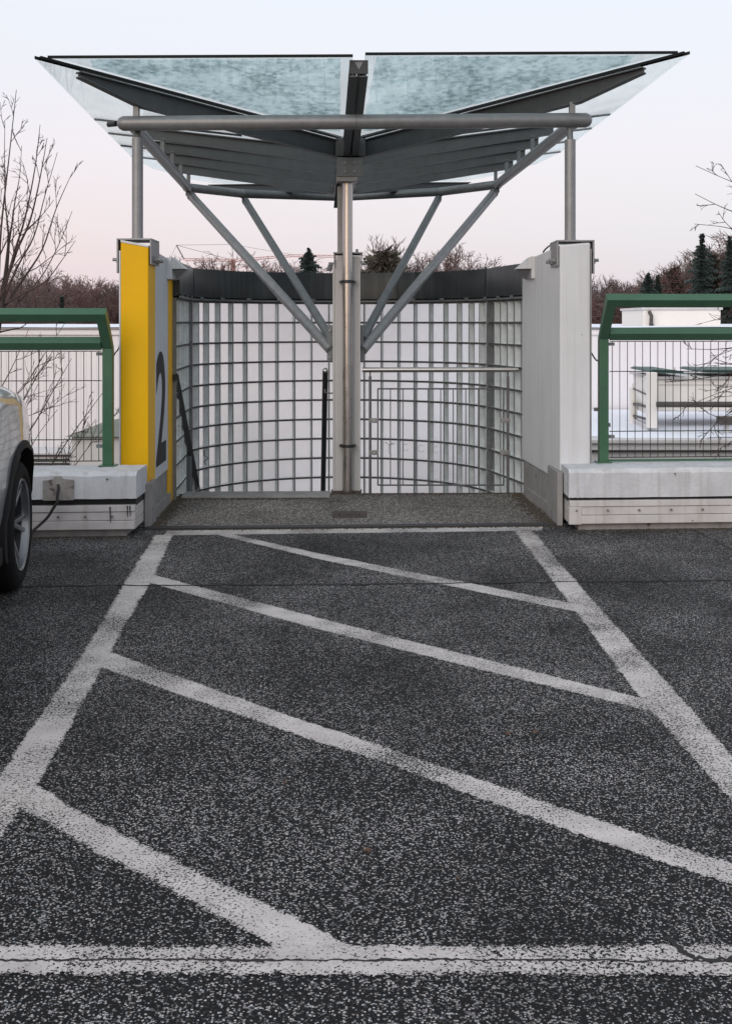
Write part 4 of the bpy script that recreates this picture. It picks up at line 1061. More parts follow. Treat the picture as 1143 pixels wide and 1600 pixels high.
# thin black cables hanging beside the slabs
tag(tube('hanging_cable', smoothpath([U(189, 505, 9.2), U(187, 540, 9.2), U(180, 552, 9.2), U(172, 566, 9.2)]), .006, M_black, None, 6), 'thin black cable looping between the yellow slab and left railing', 'cable', 'thin cables by the slabs')
tag(tube('hanging_cable', smoothpath([U(921, 548, 9.3), U(926, 556, 9.3), U(930, 562, 9.3), U(934, 564, 9.3)]), .006, M_black, None, 6), 'thin black cable looping between the white slab and right railing', 'cable', 'thin cables by the slabs')
ca = smoothpath([U(868, 379, 9.15), U(858, 384, 9.3), U(851, 390, 9.5), U(848, 394, 9.6)])
tag(tube('hanging_cable', ca, .007, M_black, None, 6), 'short black cable running over the top of the white slab', 'cable', 'thin cables by the slabs')

# ------------------------------------------------------------------ car
car = empty('parked_car', V((-2.785, 5.283, 0)), 'silver grey car parked at the left edge, nose towards the parapet', 'car')
CA = math.radians(4.5)
cr_, cf_ = V((math.cos(CA), math.sin(CA), 0)), V((-math.sin(CA), math.cos(CA), 0))
CP = wl(car)
def K(x, y, z): return CP + cr_ * x + cf_ * y + V((0, 0, z))
def interp(tab, y):
    for (y0, v0), (y1, v1) in zip(tab[:-1], tab[1:]):
        if y0 <= y <= y1:
            t = (y - y0) / (y1 - y0); t = t * t * (3 - 2 * t) if False else t
            return v0 + (v1 - v0) * t
    return tab[-1][1] if y > tab[-1][0] else tab[0][1]
Wt = [(-2.25, .70), (-2.15, .80), (-1.9, .875), (-1.4, .915), (-.5, .90), (.6, .90), (1.35, .915), (1.65, .89), (1.85, .83), (2.0, .765), (2.12, .68), (2.2, .56), (2.24, .40)]
Zt = [(-2.25, 1.0), (-2.1, 1.12), (-1.9, 1.17), (-.5, 1.165), (.75, 1.17), (1.0, 1.20), (1.4, 1.195), (1.7, 1.15), (1.95, 1.06), (2.1, .96), (2.2, .82), (2.24, .72)]
ys = [-2.25 + i * 4.49 / 60 for i in range(61)]
vs, fs = [], []
prof = lambda w_, zt_: [(0, .26), (w_ * .86, .27), (w_ * .95, .34), (w_ * .985, .50), (w_, .66), (w_ * .992, .80), (w_ * .975, zt_ - .13), (w_ * .93, zt_ - .055), (w_ * .84, zt_ - .012), (w_ * .55, zt_ + .018), (0, zt_ + .03)]
for y in ys:
    w_, zt_ = interp(Wt, y), interp(Zt, y); zb_ = .0 if abs(y) < 1.9 else (abs(y) - 1.9) * .25
    h = prof(w_, zt_)
    full = [(x, z) for x, z in h] + [(-x, z) for x, z in h[-2:0:-1]]
    for x, z in full: vs.append(K(x, y, max(z, .26 + zb_)))
n = 20
for i in range(60):
    for k in range(n): fs.append((i * n + k, i * n + (k + 1) % n, (i + 1) * n + (k + 1) % n, (i + 1) * n + k))
fs += [tuple(range(n)), tuple(60 * n + k for k in range(n))[::-1]]
body = MB().add(vs, fs).build('body', M_car, car, smooth=38)
# cut the wheel arches
RWH, ZW = .375, .375
WY = (1.35, -1.32)
cut = MB()
for y in WY:
    for s in (-1, 1):
        cut.path([K(s * .52, y, ZW + .01), K(s * 1.1, y, ZW + .01)], .445, 40)
cme, co = cut.mesh('cutter', M_well); cob = link('cutter', cme, None, None, co)
md = body.modifiers.new('arches', 'BOOLEAN'); md.object = cob; md.operation = 'DIFFERENCE'; md.solver = 'EXACT'
bpy.context.view_layer.update()
nm_ = bpy.data.meshes.new_from_object(body.evaluated_get(bpy.context.evaluated_depsgraph_get()))
body.modifiers.clear(); body.data = nm_; nm_.name = 'body'
nm_.materials.clear(); nm_.materials.append(M_car); nm_.materials.append(M_well)
inv = body.matrix_world
cen = [K(s * .9, y, ZW + .01) for s in (-1, 1) for y in WY]
for p in nm_.polygons:
    c = p.center + wl(body)
    lx = (c - CP).dot(cr_); ly = (c - CP).dot(cf_); dark = False
    for y in WY:
        rr_ = math.hypot(ly - y, c.z - ZW - .01)
        if rr_ < .448 and abs(lx) < .97 and (abs((p.normal).dot(cr_)) > .97 and abs(lx) < .56 or abs(rr_ - .445) < .006 and abs(p.normal.dot(cr_)) < .3): dark = True
    p.material_index = 1 if dark else 0
nm_.shade_smooth(); nm_.set_sharp_from_angle(angle=math.radians(38))
bpy.data.objects.remove(cob)
# greenhouse
gs, gf = [], []
gt = [(-2.08, 1.10, .60, 1.12), (-1.85, 1.42, .62, 1.12), (-1.5, 1.60, .64, 1.12), (-.6, 1.64, .66, 1.12), (.05, 1.60, .66, 1.12), (.5, 1.36, .70, 1.10), (.95, 1.10, .74, 1.08)]
M_list = [M_car, M_carglass]
def gpro(zt_, wr, w0): return [(w0 * .82, 1.05), (w0 * .80, 1.10), (wr, max(1.09, zt_ - .10)), (wr * .93, max(1.092, zt_ - .03)), (wr * .55, zt_), (0, zt_ + .012)]
for y, zt_, wr, _ in gt:
    h = gpro(zt_, wr, interp(Wt, y) if y < 1 else .9); full = h + [(-x, z) for x, z in h[-2::-1]]
    gs.append([K(x, y, z + .10) for x, z in full])
rm, wm = MB(), MB()
nn_ = len(gs[0])
for i in range(len(gs) - 1):
    for k in range(nn_ - 1):
        q = [gs[i][k], gs[i][k + 1], gs[i + 1][k + 1], gs[i + 1][k]]
        side = k in (1, nn_ - 3); fr_ = i >= 4 and 2 < k < nn_ - 4; bk_ = i == 0 and 1 < k < nn_ - 3
        (wm if side or fr_ or bk_ else rm).add(q, [(0, 1, 2, 3)])
rm.build('roof', M_car, car, smooth=40); wm.build('windows', M_carglass, car, smooth=40)
# arch cladding, liners, wheels
for s in (-1, 1):
    for y in WY:
        mb = MB(); seg = 28; vs = []
        for i in range(seg + 1):
            t = math.radians(-22 + 224 * i / seg)
            for r_, xo in ((.438, 0.0), (.438, .018), (.478, .016), (.483, .0), (.483, -.09), (.438, -.12)):
                yy, zz = y + r_ * math.cos(t), ZW + .01 + r_ * math.sin(t)
                vs.append(K(s * (interp(Wt, max(-2.1, min(yy, 2.0))) * (.985 if zz < .5 else .997 if zz < .8 else .985) + xo), yy, max(.24, zz)))
        fs = [(i * 6 + k, i * 6 + (k + 1) % 6, (i + 1) * 6 + (k + 1) % 6, (i + 1) * 6 + k) for i in range(seg) for k in range(6)] + [tuple(range(6)), tuple(seg * 6 + k for k in range(6))]
        mb.add(vs, fs).build('arch_cladding', M_plast, car, smooth=35)
        st_ = math.radians(2.5) if y > 0 else 0
        axl = (cr_ * math.cos(st_) + cf_ * math.sin(st_)) * s
        c = K(s * .79, y, ZW)
        wh = empty('wheel', c); wh.parent = car; wh.location = c - CP
        tw = .112
        MB().lathe([(.262, tw - .03), (.275, tw - .006), (.30, tw + .003), (.335, tw - .004), (.362, tw - .022), (.374, tw - .05), (RWH, 0), (.374, -tw + .05), (.362, -tw + .02), (.30, -tw), (.262, -tw + .02)], c, axl, 48).build('tyre', M_tyre, wh, smooth=50)
        rim = MB().lathe([(.256, tw - .045), (.270, tw - .012), (.264, tw - .004), (.252, tw - .012), (.246, tw - .05)], c, axl, 48)
        rim.build('rim', M_rim, wh, smooth=40)
        MB().lathe([(.248, tw - .051), (.238, -.03), (.06, -.03), (.0, -.03)], c, axl, 40).build('rim_barrel', M_darkst, wh, smooth=40)
        a1 = axl.orthogonal().normalized(); a2 = axl.cross(a1)
        for k in range(5):
            t = 2 * math.pi * k / 5 + .35; 
            for dt in (-.17, .17):
                d0_ = a1 * math.cos(t) + a2 * math.sin(t); d1_ = a1 * math.cos(t + dt) + a2 * math.sin(t + dt)
                tn = axl.cross(d1_).normalized()
                p0, p1 = c + d0_ * .045 + axl * .045, c + d1_ * .252 + axl * (tw - .028)
                MB().hexa([p0 - tn * .016 - axl * .03, p0 + tn * .016 - axl * .03, p1 + tn * .015 - axl * .035, p1 - tn * .015 - axl * .035, p0 - tn * .014, p0 + tn * .014, p1 + tn * .012, p1 - tn * .012]).build('spoke', M_rim, wh, bevel=.004)
        MB().lathe([(.0, .058), (.03, .057), (.052, .045), (.055, .0)], c, axl, 20).build('hub_cap', M_plast, wh, smooth=40)
        MB().lathe([(.17, -.012), (.17, .0), (.06, .0)], c, axl, 24).build('brake_disc', M_darkst, wh, smooth=40)
    # mirror folded in, lamps, handles, sill
    mi = MB().obox(K(s * .90, .22, 1.28), cr_ * .055, cf_ * .10, V((0, 0, .07))).build('mirror', M_plast, car, bevel=.03, seg=3)
    MB().obox(K(s * .60, 2.08, .80), cr_ * .10 - cf_ * s * .045, cf_ * .05, V((0, 0, .05))).build('headlight', M_lamp, car, bevel=.02)
    MB().obox(K(s * .80, -2.12, .95), cr_ * .08, cf_ * .06, V((0, 0, .10))).build('tail_light', M_red, car, bevel=.02)
    MB().obox(K(s * .875, 0, .30), cr_ * .035, cf_ * .82, V((0, 0, .05))).build('sill', M_plast, car, bevel=.012)
    for y in (.05, -.95): MB().obox(K(s * .895, y, .92), cr_ * .018, cf_ * .10, V((0, 0, .014))).build('door_handle', M_car, car, bevel=.008)
MB().obox(K(0, 2.16, .45), cr_ * .50, cf_ * .10, V((0, 0, .12))).build('bumper_grille', M_plast, car, bevel=.03)
MB().obox(K(0, 2.24, .62), cr_ * .30, cf_ * .02, V((0, 0, .06))).build('radiator_grille', M_plast, car, bevel=.01)
MB().obox(K(0, -2.22, .42), cr_ * .66, cf_ * .08, V((0, 0, .13))).build('rear_bumper', M_plast, car, bevel=.03)

# ------------------------------------------------------------------ factory buildings below and beyond
DW = 26.0
fb_ = empty('factory_building', (0, DW, -6.5), 'long low factory with pale ribbed walls and a snowy flat roof', 'building')
mb = MB(); vs = []; x = -34.0
while x < 34:
    for dx, dy in ((0, 0), (.092, 0), (.098, .010), (.114, .010)):
        vs += [(x + dx, DW + dy, -6.5), (x + dx, DW + dy, 1.27)]
    x += .12
n = len(vs) // 2
mb.add(vs, [(2 * i, 2 * i + 2, 2 * i + 3, 2 * i + 1) for i in range(n - 1)]).build('wall_cladding', M_clad, fb_)
MB().box((-34, DW - .05, 1.272), (34, DW + .3, 1.40)).build('fascia', M_clad, fb_, bevel=.01)
MB().box((-34, DW - .09, 1.402), (34, DW + .35, 1.43)).build('gutter', M_galv, fb_)
MB().box((-34, DW + .06, -6.5), (34, 85, 1.425)).build('roof_deck', M_lgrey, fb_)
rs = MB(); nx, ny = 60, 30; vs = []
for j in range(ny + 1):
    for i in range(nx + 1):
        X_, Y_ = -34 + 68 * i / nx, DW + .1 + (84 - DW) * (j / ny) ** 1.6
        vs.append((X_, Y_, 1.445 + .02 * mnoise.noise(V((X_ * .5, Y_ * .4, 0)))))
rs.add(vs, [(j * (nx + 1) + i, j * (nx + 1) + i + 1, (j + 1) * (nx + 1) + i + 1, (j + 1) * (nx + 1) + i) for j in range(ny) for i in range(nx)])
tag(rs.build('roof_snow', M_snow), 'thin snow on the flat factory roof', 'snow', kind='stuff')
for i, (px, py, s_) in enumerate(((95, 505.5, .12), (112, 505.2, .1), (60, 506, .08))):
    pass
# pale box on the factory roof
rb = empty('rooftop_box', U(1064, 510, 36), 'cream box shaped plant room on the factory roof', 'plant room')
a, b = U(1004, 484, 36), U(1125, 484, 36)
MB().box((a.x, 36, 1.44), (b.x, 39, a.z)).build('wall', M_cream, rb, bevel=.02)
MB().box((a.x - .05, 35.95, a.z), (b.x + .05, 39.05, a.z + .07)).build('roof_edge', M_lgrey, rb)
tube('vent_pipe', [U(1013, 486, 35.9), U(1017, 494, 35.85), U(1016, 509, 35.9)], .06, M_brownp, rb, 8)
tube('vent_pipe', [U(1016, 500, 35.9), U(1018, 508, 35.7)], .05, M_brownp, rb, 8)
# lower wing on the right with snow
lw = empty('factory_wing', (8, 20, -6.5), 'lower factory wing with a light roof edge behind the right railing', 'building')
ZL = -.41
MB().box((2.6, 19.0, -6.5), (26, 25.94, ZL - .03)).build('wall', M_lgrey, lw)
MB().box((2.55, 18.94, ZL - .029), (26.05, 19.3, ZL + .03)).build('roof_edge', M_lgrey, lw, bevel=.01)
MB().box((2.55, 18.925, ZL - .16), (26.05, 18.999, ZL - .14)).build('drip_edge', M_darkst, lw)
vs = []; nx, ny = 40, 14
for j in range(ny + 1):
    for i in range(nx + 1):
        X_, Y_ = 2.7 + 23 * i / nx, 19.9 + 6.0 * j / ny + (.5 * mnoise.noise(V((i * .35, 0, 0))) if j == 0 else 0)
        vs.append((X_, Y_, ZL - .022 + (.03 if j else 0) + .015 * mnoise.noise(V((X_, Y_, 0)))))
tag(MB().add(vs, [(j * (nx + 1) + i, j * (nx + 1) + i + 1, (j + 1) * (nx + 1) + i + 1, (j + 1) * (nx + 1) + i) for j in range(ny) for i in range(nx)]).build('roof_snow', M_snow), 'thin snow on the lower factory wing behind the right railing', 'snow', kind='stuff')
for px, py in ((931, 641), (1006, 641.5), (948, 664), (1043, 641.5)):
    o = U(px, py, 25.5 if py < 650 else 21.6); b0 = MB().obox(V((o.x, o.y, ZL + .04)), V((.05, 0, 0)), V((0, .05, 0)), V((0, 0, .035))).build('roof_vent', M_brownp, lw)
# ventilation unit on the lower wing
vu = empty('ventilation_unit', U(1100, 668, 21.3), 'white ventilation unit on legs with a dark pipe and green covers', 'ventilation unit')
q0, q1 = U(1027, 592, 21.4), U(1240, 643, 21.4)
MB().box((q0.x, 21.4, q1.z), (q1.x, 23.4, q0.z)).build('casing', M_cream, vu, bevel=.02)
MB().box((q0.x - .02, 21.385, q0.z - .115), (q1.x, 21.399, q0.z - .10)).build('casing_seam', M_lgrey, vu)
MB().box((q0.x - .06, 21.33, q0.z), (q1.x, 23.45, q0.z + .05)).build('lid', M_lgrey, vu)
MB().box((U(1012, 0, 20.6).x, 20.6, U(0, 669, 20.6).z), (U(1026, 0, 20.6).x, 20.78, U(0, 582, 20.6).z)).build('front_leg', M_cream, vu, bevel=.008)
MB().box((U(985, 0, 22.4).x, 22.4, ZL), (U(995, 0, 22.4).x, 22.55, U(0, 606, 22.4).z)).build('back_leg', M_cream, vu, bevel=.008)
for y0, y1, h_ in ((606, 617, 2), (629, 634, 4), (648, 655, 3), (653, 665, 8)):
    a0, a1 = U(988, y0, 22.4), U(1012, y1, 20.75)
    MB().prism([a0, a1, a1 - V((0, 0, h_ * .0118)), a0 - V((0, 0, h_ * .0118))], (.05, .02, 0)).build('brace', M_brownp if h_ < 5 else M_lgrey, vu)
MB().prism([U(986, 600, 22.5), U(1013, 584, 20.7), U(1013, 650, 20.7), U(995, 640, 22.5)], (.02, .03, 0)).build('side_panel', M_cream, vu)
MB().path([U(1025, 632, 20.5), U(1240, 632, 20.5)], .052, 12).build('pipe', M_brownp, vu, smooth=40)
for x0, x1 in ((1014, 1070), (1097, 1200)):
    top = [U(x0, 580, 21.2), U(x0 + 6, 577.5, 21.2), U(x0 + 22, 578, 21.2), U(x1 - 18, 578, 21.2), U(x1 - 4, 580.5, 21.2), U(x1, 584, 21.2), U(x1 - 20, 583.5, 21.2), U(x0 + 4, 582, 21.2)]
    MB().prism(top, (0, 1.6, 0)).build('cover_sheet', M_tarp, vu)
for px in (1140, 1190):
    MB().box((U(px - 8, 0, 20.4).x, 20.4, ZL), (U(px - 2, 0, 20.4).x, 20.5, U(0, 660, 20.4).z)).build('foot', M_lgrey, vu)
MB().box((U(1126, 0, 20.3).x, 20.3, U(0, 664, 20.3).z), (U(1230, 0, 20.3).x, 20.6, U(0, 652, 20.3).z)).build('foot_beam', M_brownp, vu)
# small shed left
sh = empty('small_shed', U(170, 720, 18.6), 'small white shed with a grey hipped roof behind the left railing', 'shed')
a, b = U(112, 682, 18), U(330, 760, 18)
MB().box((a.x, 18, -6.5), (b.x, 21, a.z)).build('wall', M_lgrey, sh, bevel=.01)
MB().add([(a.x - .08, 17.9, a.z + .005), (b.x, 17.9, a.z + .005), (b.x, 21, a.z + .005), (a.x - .08, 21, a.z + .005), U(188, 654, 19.4), (b.x, 19.4, U(0, 654, 19.4).z)], [(3, 2, 1, 0), (0, 1, 5, 4), (2, 3, 4, 5), (3, 0, 4), (1, 2, 5)]).build('roof', M_olive, sh)
lv = empty('louvre_box', U(80, 720, 19.5), 'pale box with dark slats behind the left railing beside the shed', 'louvre')
a, b = U(20, 708, 19.5), U(111, 735, 19.5)
MB().box((a.x, 19.5, -6.5), (b.x, 20.5, a.z)).build('box', M_lgrey, lv)
for k in range(4): MB().box((a.x + .02, 19.47, a.z - .055 - .07 * k), (b.x - .02, 19.499, a.z - .025 - .07 * k)).build('slat', M_darkst, lv)
print('buildings done')

# ------------------------------------------------------------------ trees
def grow(mbT, mbC, p, d, L, r, lev, maxlev, rg, n, up, kids, spread, wob, taper=.35):
    seg = {0: 7, 1: 5, 2: 4}.get(lev, 3) if n > 3 else {0: 5, 1: 3}.get(lev, 2)
    pts, rad, dirs = [p], [r], [d]
    for i in range(seg):
        d = (d + V((rg.gauss(0, wob), rg.gauss(0, wob), rg.gauss(0, wob) + up)) ).normalized()
        p = p + d * (L / seg); pts.append(p); rad.append(r * (1 - (1 - taper) * (i + 1) / seg)); dirs.append(d)
    (mbT if lev == 0 else mbC).path(pts, rad, n if lev < 2 else max(3, n - 2), caps=False)
    if lev >= maxlev: return
    nk = kids[lev]
    for k in range(nk):
        t = (.25 if lev == 0 else .18) + (.8 if lev else .75) * (k + rg.random() * .8) / nk
        t = min(t, .99); i = min(seg - 1, int(t * seg)); f = t * seg - i
        q = pts[i].lerp(pts[i + 1], f); dd = dirs[i + 1]
        a = rg.uniform(0, 2 * math.pi) if lev else 2.4 * k + rg.uniform(-.5, .5)
        o = dd.orthogonal().normalized(); o = Matrix.Rotation(a, 3, dd) @ o
        sp_ = math.radians(rg.uniform(*spread))
        nd = (dd * math.cos(sp_) + o * math.sin(sp_)).normalized()
        ll = L * rg.uniform(.38, .62) * (1.15 - .55 * t)
        grow(mbT, mbC, q, nd, ll, max(rad[i] * rg.uniform(.45, .62), MINR), lev + 1, maxlev, rg, n, up, kids, spread, wob)
MINR = .004
def tree(name, label, base, height, r, seed, lean=V((0, 0, 1)), kids=(14, 7, 5), lev=3, n=5, up=.06, spread=(25, 60), wob=.09, mt=None, mc=None, group=None):
    rg = random.Random(seed); T, C_ = MB(), MB()
    grow(T, C_, V(base), V(lean).normalized(), height, r, 0, lev, rg, n, up, kids, spread, wob)
    o = empty(name, base, label, 'tree', group)
    T.build('trunk', mt or M_bark, o, smooth=50); C_.build('crown', mc or M_twig, o, smooth=50)
    return o
# bare trees just beyond the deck: trunk and main limbs laid out, twigs grown on them
MINR = .0038
def near_tree(label, trunk, tr0, limbs, seed, D, up, kids):
    rg = random.Random(seed); T, C_ = MB(), MB()
    P = smoothpath([U(px, py, D + dd) for px, py, dd in trunk]); P[0].z = -6.5
    T.path(P, [tr0 * (1 - .8 * i / (len(P) - 1)) for i in range(len(P))], 8)
    o = empty('bare_tree', (P[0].x, P[0].y, -6.5), label, 'tree', 'bare trees just beyond the deck')
    for ti, tip, r, bend in limbs:
        a = P[min(len(P) - 1, int(ti * (len(P) - 1)))]; b = U(tip[0], tip[1], D + rg.uniform(-.5, .5))
        m = a.lerp(b, .5) + V((bend, 0, -.06 - abs(bend) * .4)); pts = smoothpath([a, a.lerp(m, .55) + V((rg.uniform(-.04, .04), 0, rg.uniform(-.03, .03))), m, m.lerp(b, .5) + V((rg.uniform(-.03, .03), 0, rg.uniform(-.03, .03))), b], 4)
        n = len(pts); rad = [max(.003, r * .85 * (1 - .85 * i / (n - 1))) for i in range(n)]
        C_.path(pts, rad, 6)
        L_ = (b - a).length; nk = int(kids * L_)
        for k in range(nk):
            t = .15 + .83 * (k + rg.random()) / nk; i = min(n - 2, int(t * (n - 1))); q = pts[i]; dd = (pts[i + 1] - pts[i]).normalized()
            oo = Matrix.Rotation(rg.uniform(0, 6.28), 3, dd) @ dd.orthogonal().normalized(); sp_ = math.radians(rg.uniform(22, 55))
            grow(C_, C_, q, (dd * math.cos(sp_) + oo * math.sin(sp_) + V((0, 0, up * 3))).normalized(), rg.uniform(.18, .75) * (1.1 - .6 * t), max(.0042, rad[i] * .55), 1, 3, rg, 6, up, (0, 3, 2), (22, 50), .09, .45)
    T.build('trunk', M_bark, o, smooth=50); C_.build('crown', M_twig, o, smooth=50)
near_tree('leafless tree with upright twigs rising behind the left railing', [(-70, 1000, .3), (-50, 800, .2), (-30, 620, .1), (-5, 520, 0), (8, 440, 0), (14, 380, 0)], .075, [
    (.55, (26, 140), .022, -.03), (.75, (63, 195), .020, .04), (.78, (74, 215), .022, .05), (.98, (34, 228), .014, .0), (.7, (90, 238), .016, .05), (.85, (8, 190), .015, 0), (.68, (114, 268), .018, .06),
    (.66, (113, 330), .014, .08), (.7, (118, 376), .015, .08), (.66, (70, 430), .012, .05), (.6, (-30, 230), .014, -.05), (.62, (60, 480), .012, .05),
    (.19, (162, 612), .018, .12), (.15, (186, 640), .014, .15), (.26, (112, 560), .017, .08), (.30, (85, 545), .013, .06), (.16, (150, 655), .016, .12), (.12, (120, 690), .012, .10), (.36, (45, 515), .013, .0), (.24, (60, 600), .012, .05), (.2, (90, 640), .012, .08), (.36, (105, 500), .011, .06)],
    21, 12.8, .05, 3.1)
near_tree('leafless tree reaching in from the right behind the right railing', [(1300, 1000, .2), (1285, 800, .1), (1270, 620, 0), (1262, 450, 0), (1258, 250, 0), (1255, 120, 0)], .07, [
    (.72, (1085, 303), .014, -.05), (.76, (1086, 259), .011, .0), (.7, (1084, 350), .011, -.05), (.52, (1048, 597), .013, -.1), (.55, (1072, 545), .013, -.08), (.5, (1092, 690), .012, -.08), (.58, (1118, 520), .011, -.05), (.46, (1120, 655), .011, -.06),
    (.5, (1062, 640), .010, -.1), (.44, (1112, 708), .010, -.05), (.6, (1130, 480), .009, 0)], 8, 12.2, .0, 3.4)

# far trees: one template mesh set per kind, copied with their own size
def far_template(seed, kids, spread, up):
    global MINR
    MINR = .025
    rg = random.Random(seed); T, C_ = MB(), MB()
    grow(T, C_, V((0, 0, 0)), V((0, 0, 1)), 10, .16, 0, 3, rg, 3, up, kids, spread, .08)
    zm = max(v.z for v in C_.v + T.v)
    for q in (T, C_): q.v = [v * (10 / zm) for v in q.v]
    return T, C_
temps = [far_template(100 + i, *k) for i, k in enumerate(((( 20, 9, 6), (25, 55), .05), ((24, 9, 5), (30, 65), .03), ((22, 10, 6), (20, 45), .09), ((26, 8, 6), (35, 70), .02)))]
tmesh = [(T.mesh('trunk', M_bark, origin=(0, 0, 0))[0], Cc.mesh('crown', M_fartwig, origin=(0, 0, 0))[0], Cc.mesh('crown', M_fartwigr, origin=(0, 0, 0))[0]) for T, Cc in temps]
def far_tree(px, ytop, D, kind, sx, label, red=False, seed=0):
    x = (px - CX) * D / F; ht = H + (HY - ytop) * D / F + 6.5
    o = empty('bare_tree', (x, D, -6.5), label, 'tree', 'bare trees on the skyline')
    for nm, me in (('trunk', tmesh[kind][0]), ('crown', tmesh[kind][2 if red else 1])):
        c = link(nm, me, None, o, (x, D, -6.5)); s_ = ht / 10.0; c.scale = (s_ * sx, s_ * sx, s_); c.rotation_euler = (0, 0, seed * 1.7)
far_tree(302, 395, 105, 0, 1.0, 'round bare tree on the skyline right above the yellow slab side of the glass wall', seed=1)
far_tree(338, 388, 108, 1, 1.1, 'broad bare tree under the crane jib left of the struts', True, seed=2)
far_tree(440, 393, 104, 3, 1.0, 'reddish bare tree between the left struts and the spruce', True, seed=3)
far_tree(588, 364, 98, 2, 1.1, 'tall fine twigged bare tree just right of the downpipe', seed=4)
far_tree(628, 368, 104, 2, 1.0, 'second tall bare tree right of the downpipe, beside the right struts', seed=5)
far_tree(714, 380, 102, 2, 1.0, 'upright bare tree on the skyline right of the right struts', True, seed=6)
far_tree(752, 382, 96, 1, 1.0, 'spreading bare tree alone on the skyline at the right end of the glass wall', seed=7)
far_tree(688, 388, 106, 0, 1.0, 'small bare tree between the two right struts', True, seed=8)
far_tree(942, 424, 100, 0, 1.0, 'pale bare tree right beside the white slab', seed=9)
far_tree(975, 440, 104, 3, 1.0, 'low bare tree over the corner of the right railing', seed=10)
far_tree(1064, 396, 102, 2, 1.0, 'thin bare tree left of the taller spruce on the right', seed=11)
far_tree(62, 410, 92, 0, 1.1, 'pale drooping bare tree rising above the wood on the left', seed=12)
far_tree(30, 424, 96, 1, 1.0, 'dense bare tree at the left edge of the skyline', True, seed=13)

def conifer(px, ytop, D, wpx, label, seed, m=M_needle, pine=False, hpx=95):
    rg = random.Random(seed); x = (px - CX) * D / F; zt_ = H + (HY - ytop) * D / F; R0 = wpx / 2 * D / F; hc = hpx * D / F
    o = empty('spruce_tree' if not pine else 'pine_tree', (x, D, -6.5), label, 'tree', 'evergreens on the skyline')
    MB().path([(x, D, -6.5), (x, D, zt_ - hc * .5), (x, D, zt_ - .1)], [.24, .12, .02], 6).build('trunk', M_bark, o)
    mb = MB(); rows = 22; full = zt_ + 5.0
    z = zt_ - .12; i = 0
    while z > zt_ - full:
        f = (zt_ - z) / hc; ff = min(1.15, f)
        rad = R0 * (.05 + .95 * ff ** .85) * rg.uniform(.55, 1.3) if not pine else R0 * (1 - (1 - min(1, .2 + f * 1.3)) ** 2) * rg.uniform(.6, 1.2)
        nb = 8 + int(9 * min(1, f)); 
        for k in range(nb):
            a = 2 * math.pi * (k + rg.random()) / nb; L_ = max(.12, rad * rg.uniform(.5, 1.15))
            dr = V((math.cos(a), math.sin(a), -.32 + .35 * (1 - min(1, f)) + (rg.uniform(-.1, .6) if pine else 0))); sd = V((-math.sin(a), math.cos(a), 0))
            b0 = V((x, D, z + rg.uniform(-.12, .12)))
            ns = 5
            for q in range(ns):
                t = (q + .5) / ns; c = b0 + dr * L_ * t; w_ = L_ * .26 * (1.2 - t) + .10
                for sg in (-1, 1):
                    e = c + sd * sg * w_ * rg.uniform(.7, 1.3) + dr * L_ * .16 + V((0, 0, -w_ * rg.uniform(.1, .7)))
                    mb.add([c - dr * .10 + V((0, 0, .03)), c + dr * .14 * L_ + V((0, 0, .07)), e, e * .5 + c * .5 - V((0, 0, w_ * .6))], [(0, 1, 2), (0, 2, 3)])
            e = b0 + dr * L_; mb.add([e - sd * .09, e + sd * .09, e + dr * .25], [(0, 1, 2)])
        z -= .17 + .12 * min(1, f); i += 1
    mb.build('crown', m, o)
conifer(482, 387, 95, 46, 'single dark spruce left of the downpipe', 1, hpx=42)
conifer(1096, 364, 88, 42, 'tall dark spruce above the right railing, the left of two', 2, hpx=68)
conifer(1139, 370, 86, 42, 'tall dark spruce cut by the right edge of the picture', 3, hpx=68)
conifer(1012, 427, 89, 44, 'short dark spruce over the right railing corner', 4, hpx=48)
conifer(1027, 430, 90, 34, 'slim dark spruce close beside the short one', 14)
conifer(1052, 420, 96, 46, 'dark pine between the short spruces and the tall spruce', 5, M_needle2, True)
conifer(1112, 398, 90, 40, 'darker pine between the two tall spruces', 6, M_needle2, True)
conifer(600, 392, 92, 76, 'bushy olive pine just right of the downpipe', 7, M_needle2, True, 55)
conifer(97, 462, 90, 30, 'small dark evergreen in the wood above the left railing', 9)

def wood(name, label, x0, x1, top, D0, D1, n, seed, redshare):
    rg = random.Random(seed); A_, B_ = MB(), MB()
    for i in range(n):
        px = x0 + (x1 - x0) * (i + rg.random()) / n; D = rg.uniform(D0, D1); k = rg.randrange(4)
        ht = (H + (HY - top(px) + rg.uniform(-22, 6)) * D / F + 6.5) / 10.0
        x = (px - CX) * D / F; rot = Matrix.Rotation(rg.uniform(0, 6), 3, 'Z'); sx = rg.uniform(.9, 1.4)
        M_ = Matrix.Diagonal((ht * sx, ht * sx, ht)) @ rot; b = V((x, D, -6.5))
        for src in temps[k]:
            mb = B_ if rg.random() < redshare else A_
            kk = len(mb.v); mb.v += [b + M_ @ v for v in src.v]; mb.f += [tuple(q + kk for q in f) for f in src.f]; mb.mi += [0] * len(src.f)
    for mb, m, nm in ((A_, M_fartwig, label), (B_, M_fartwigr, label.replace('bare', 'reddish bare'))):
        if mb.v: tag(mb.build(name, m), nm, 'wood', kind='stuff')
wood('distant_wood', 'far bare wood on the skyline left of the yellow slab', -120, 215, lambda p: 428 + (.02 * p), 105, 150, 62, 31, .45)
wood('distant_wood', 'far bare wood on the skyline seen over the glass wall', 240, 830, lambda p: 413 + 5 * math.sin(p * .05), 115, 150, 34, 32, .5)
wood('distant_wood', 'far bare wood on the skyline right of the white slab', 910, 1290, lambda p: 438 - max(0, (p - 985)) * .36, 92, 130, 90, 33, .5)

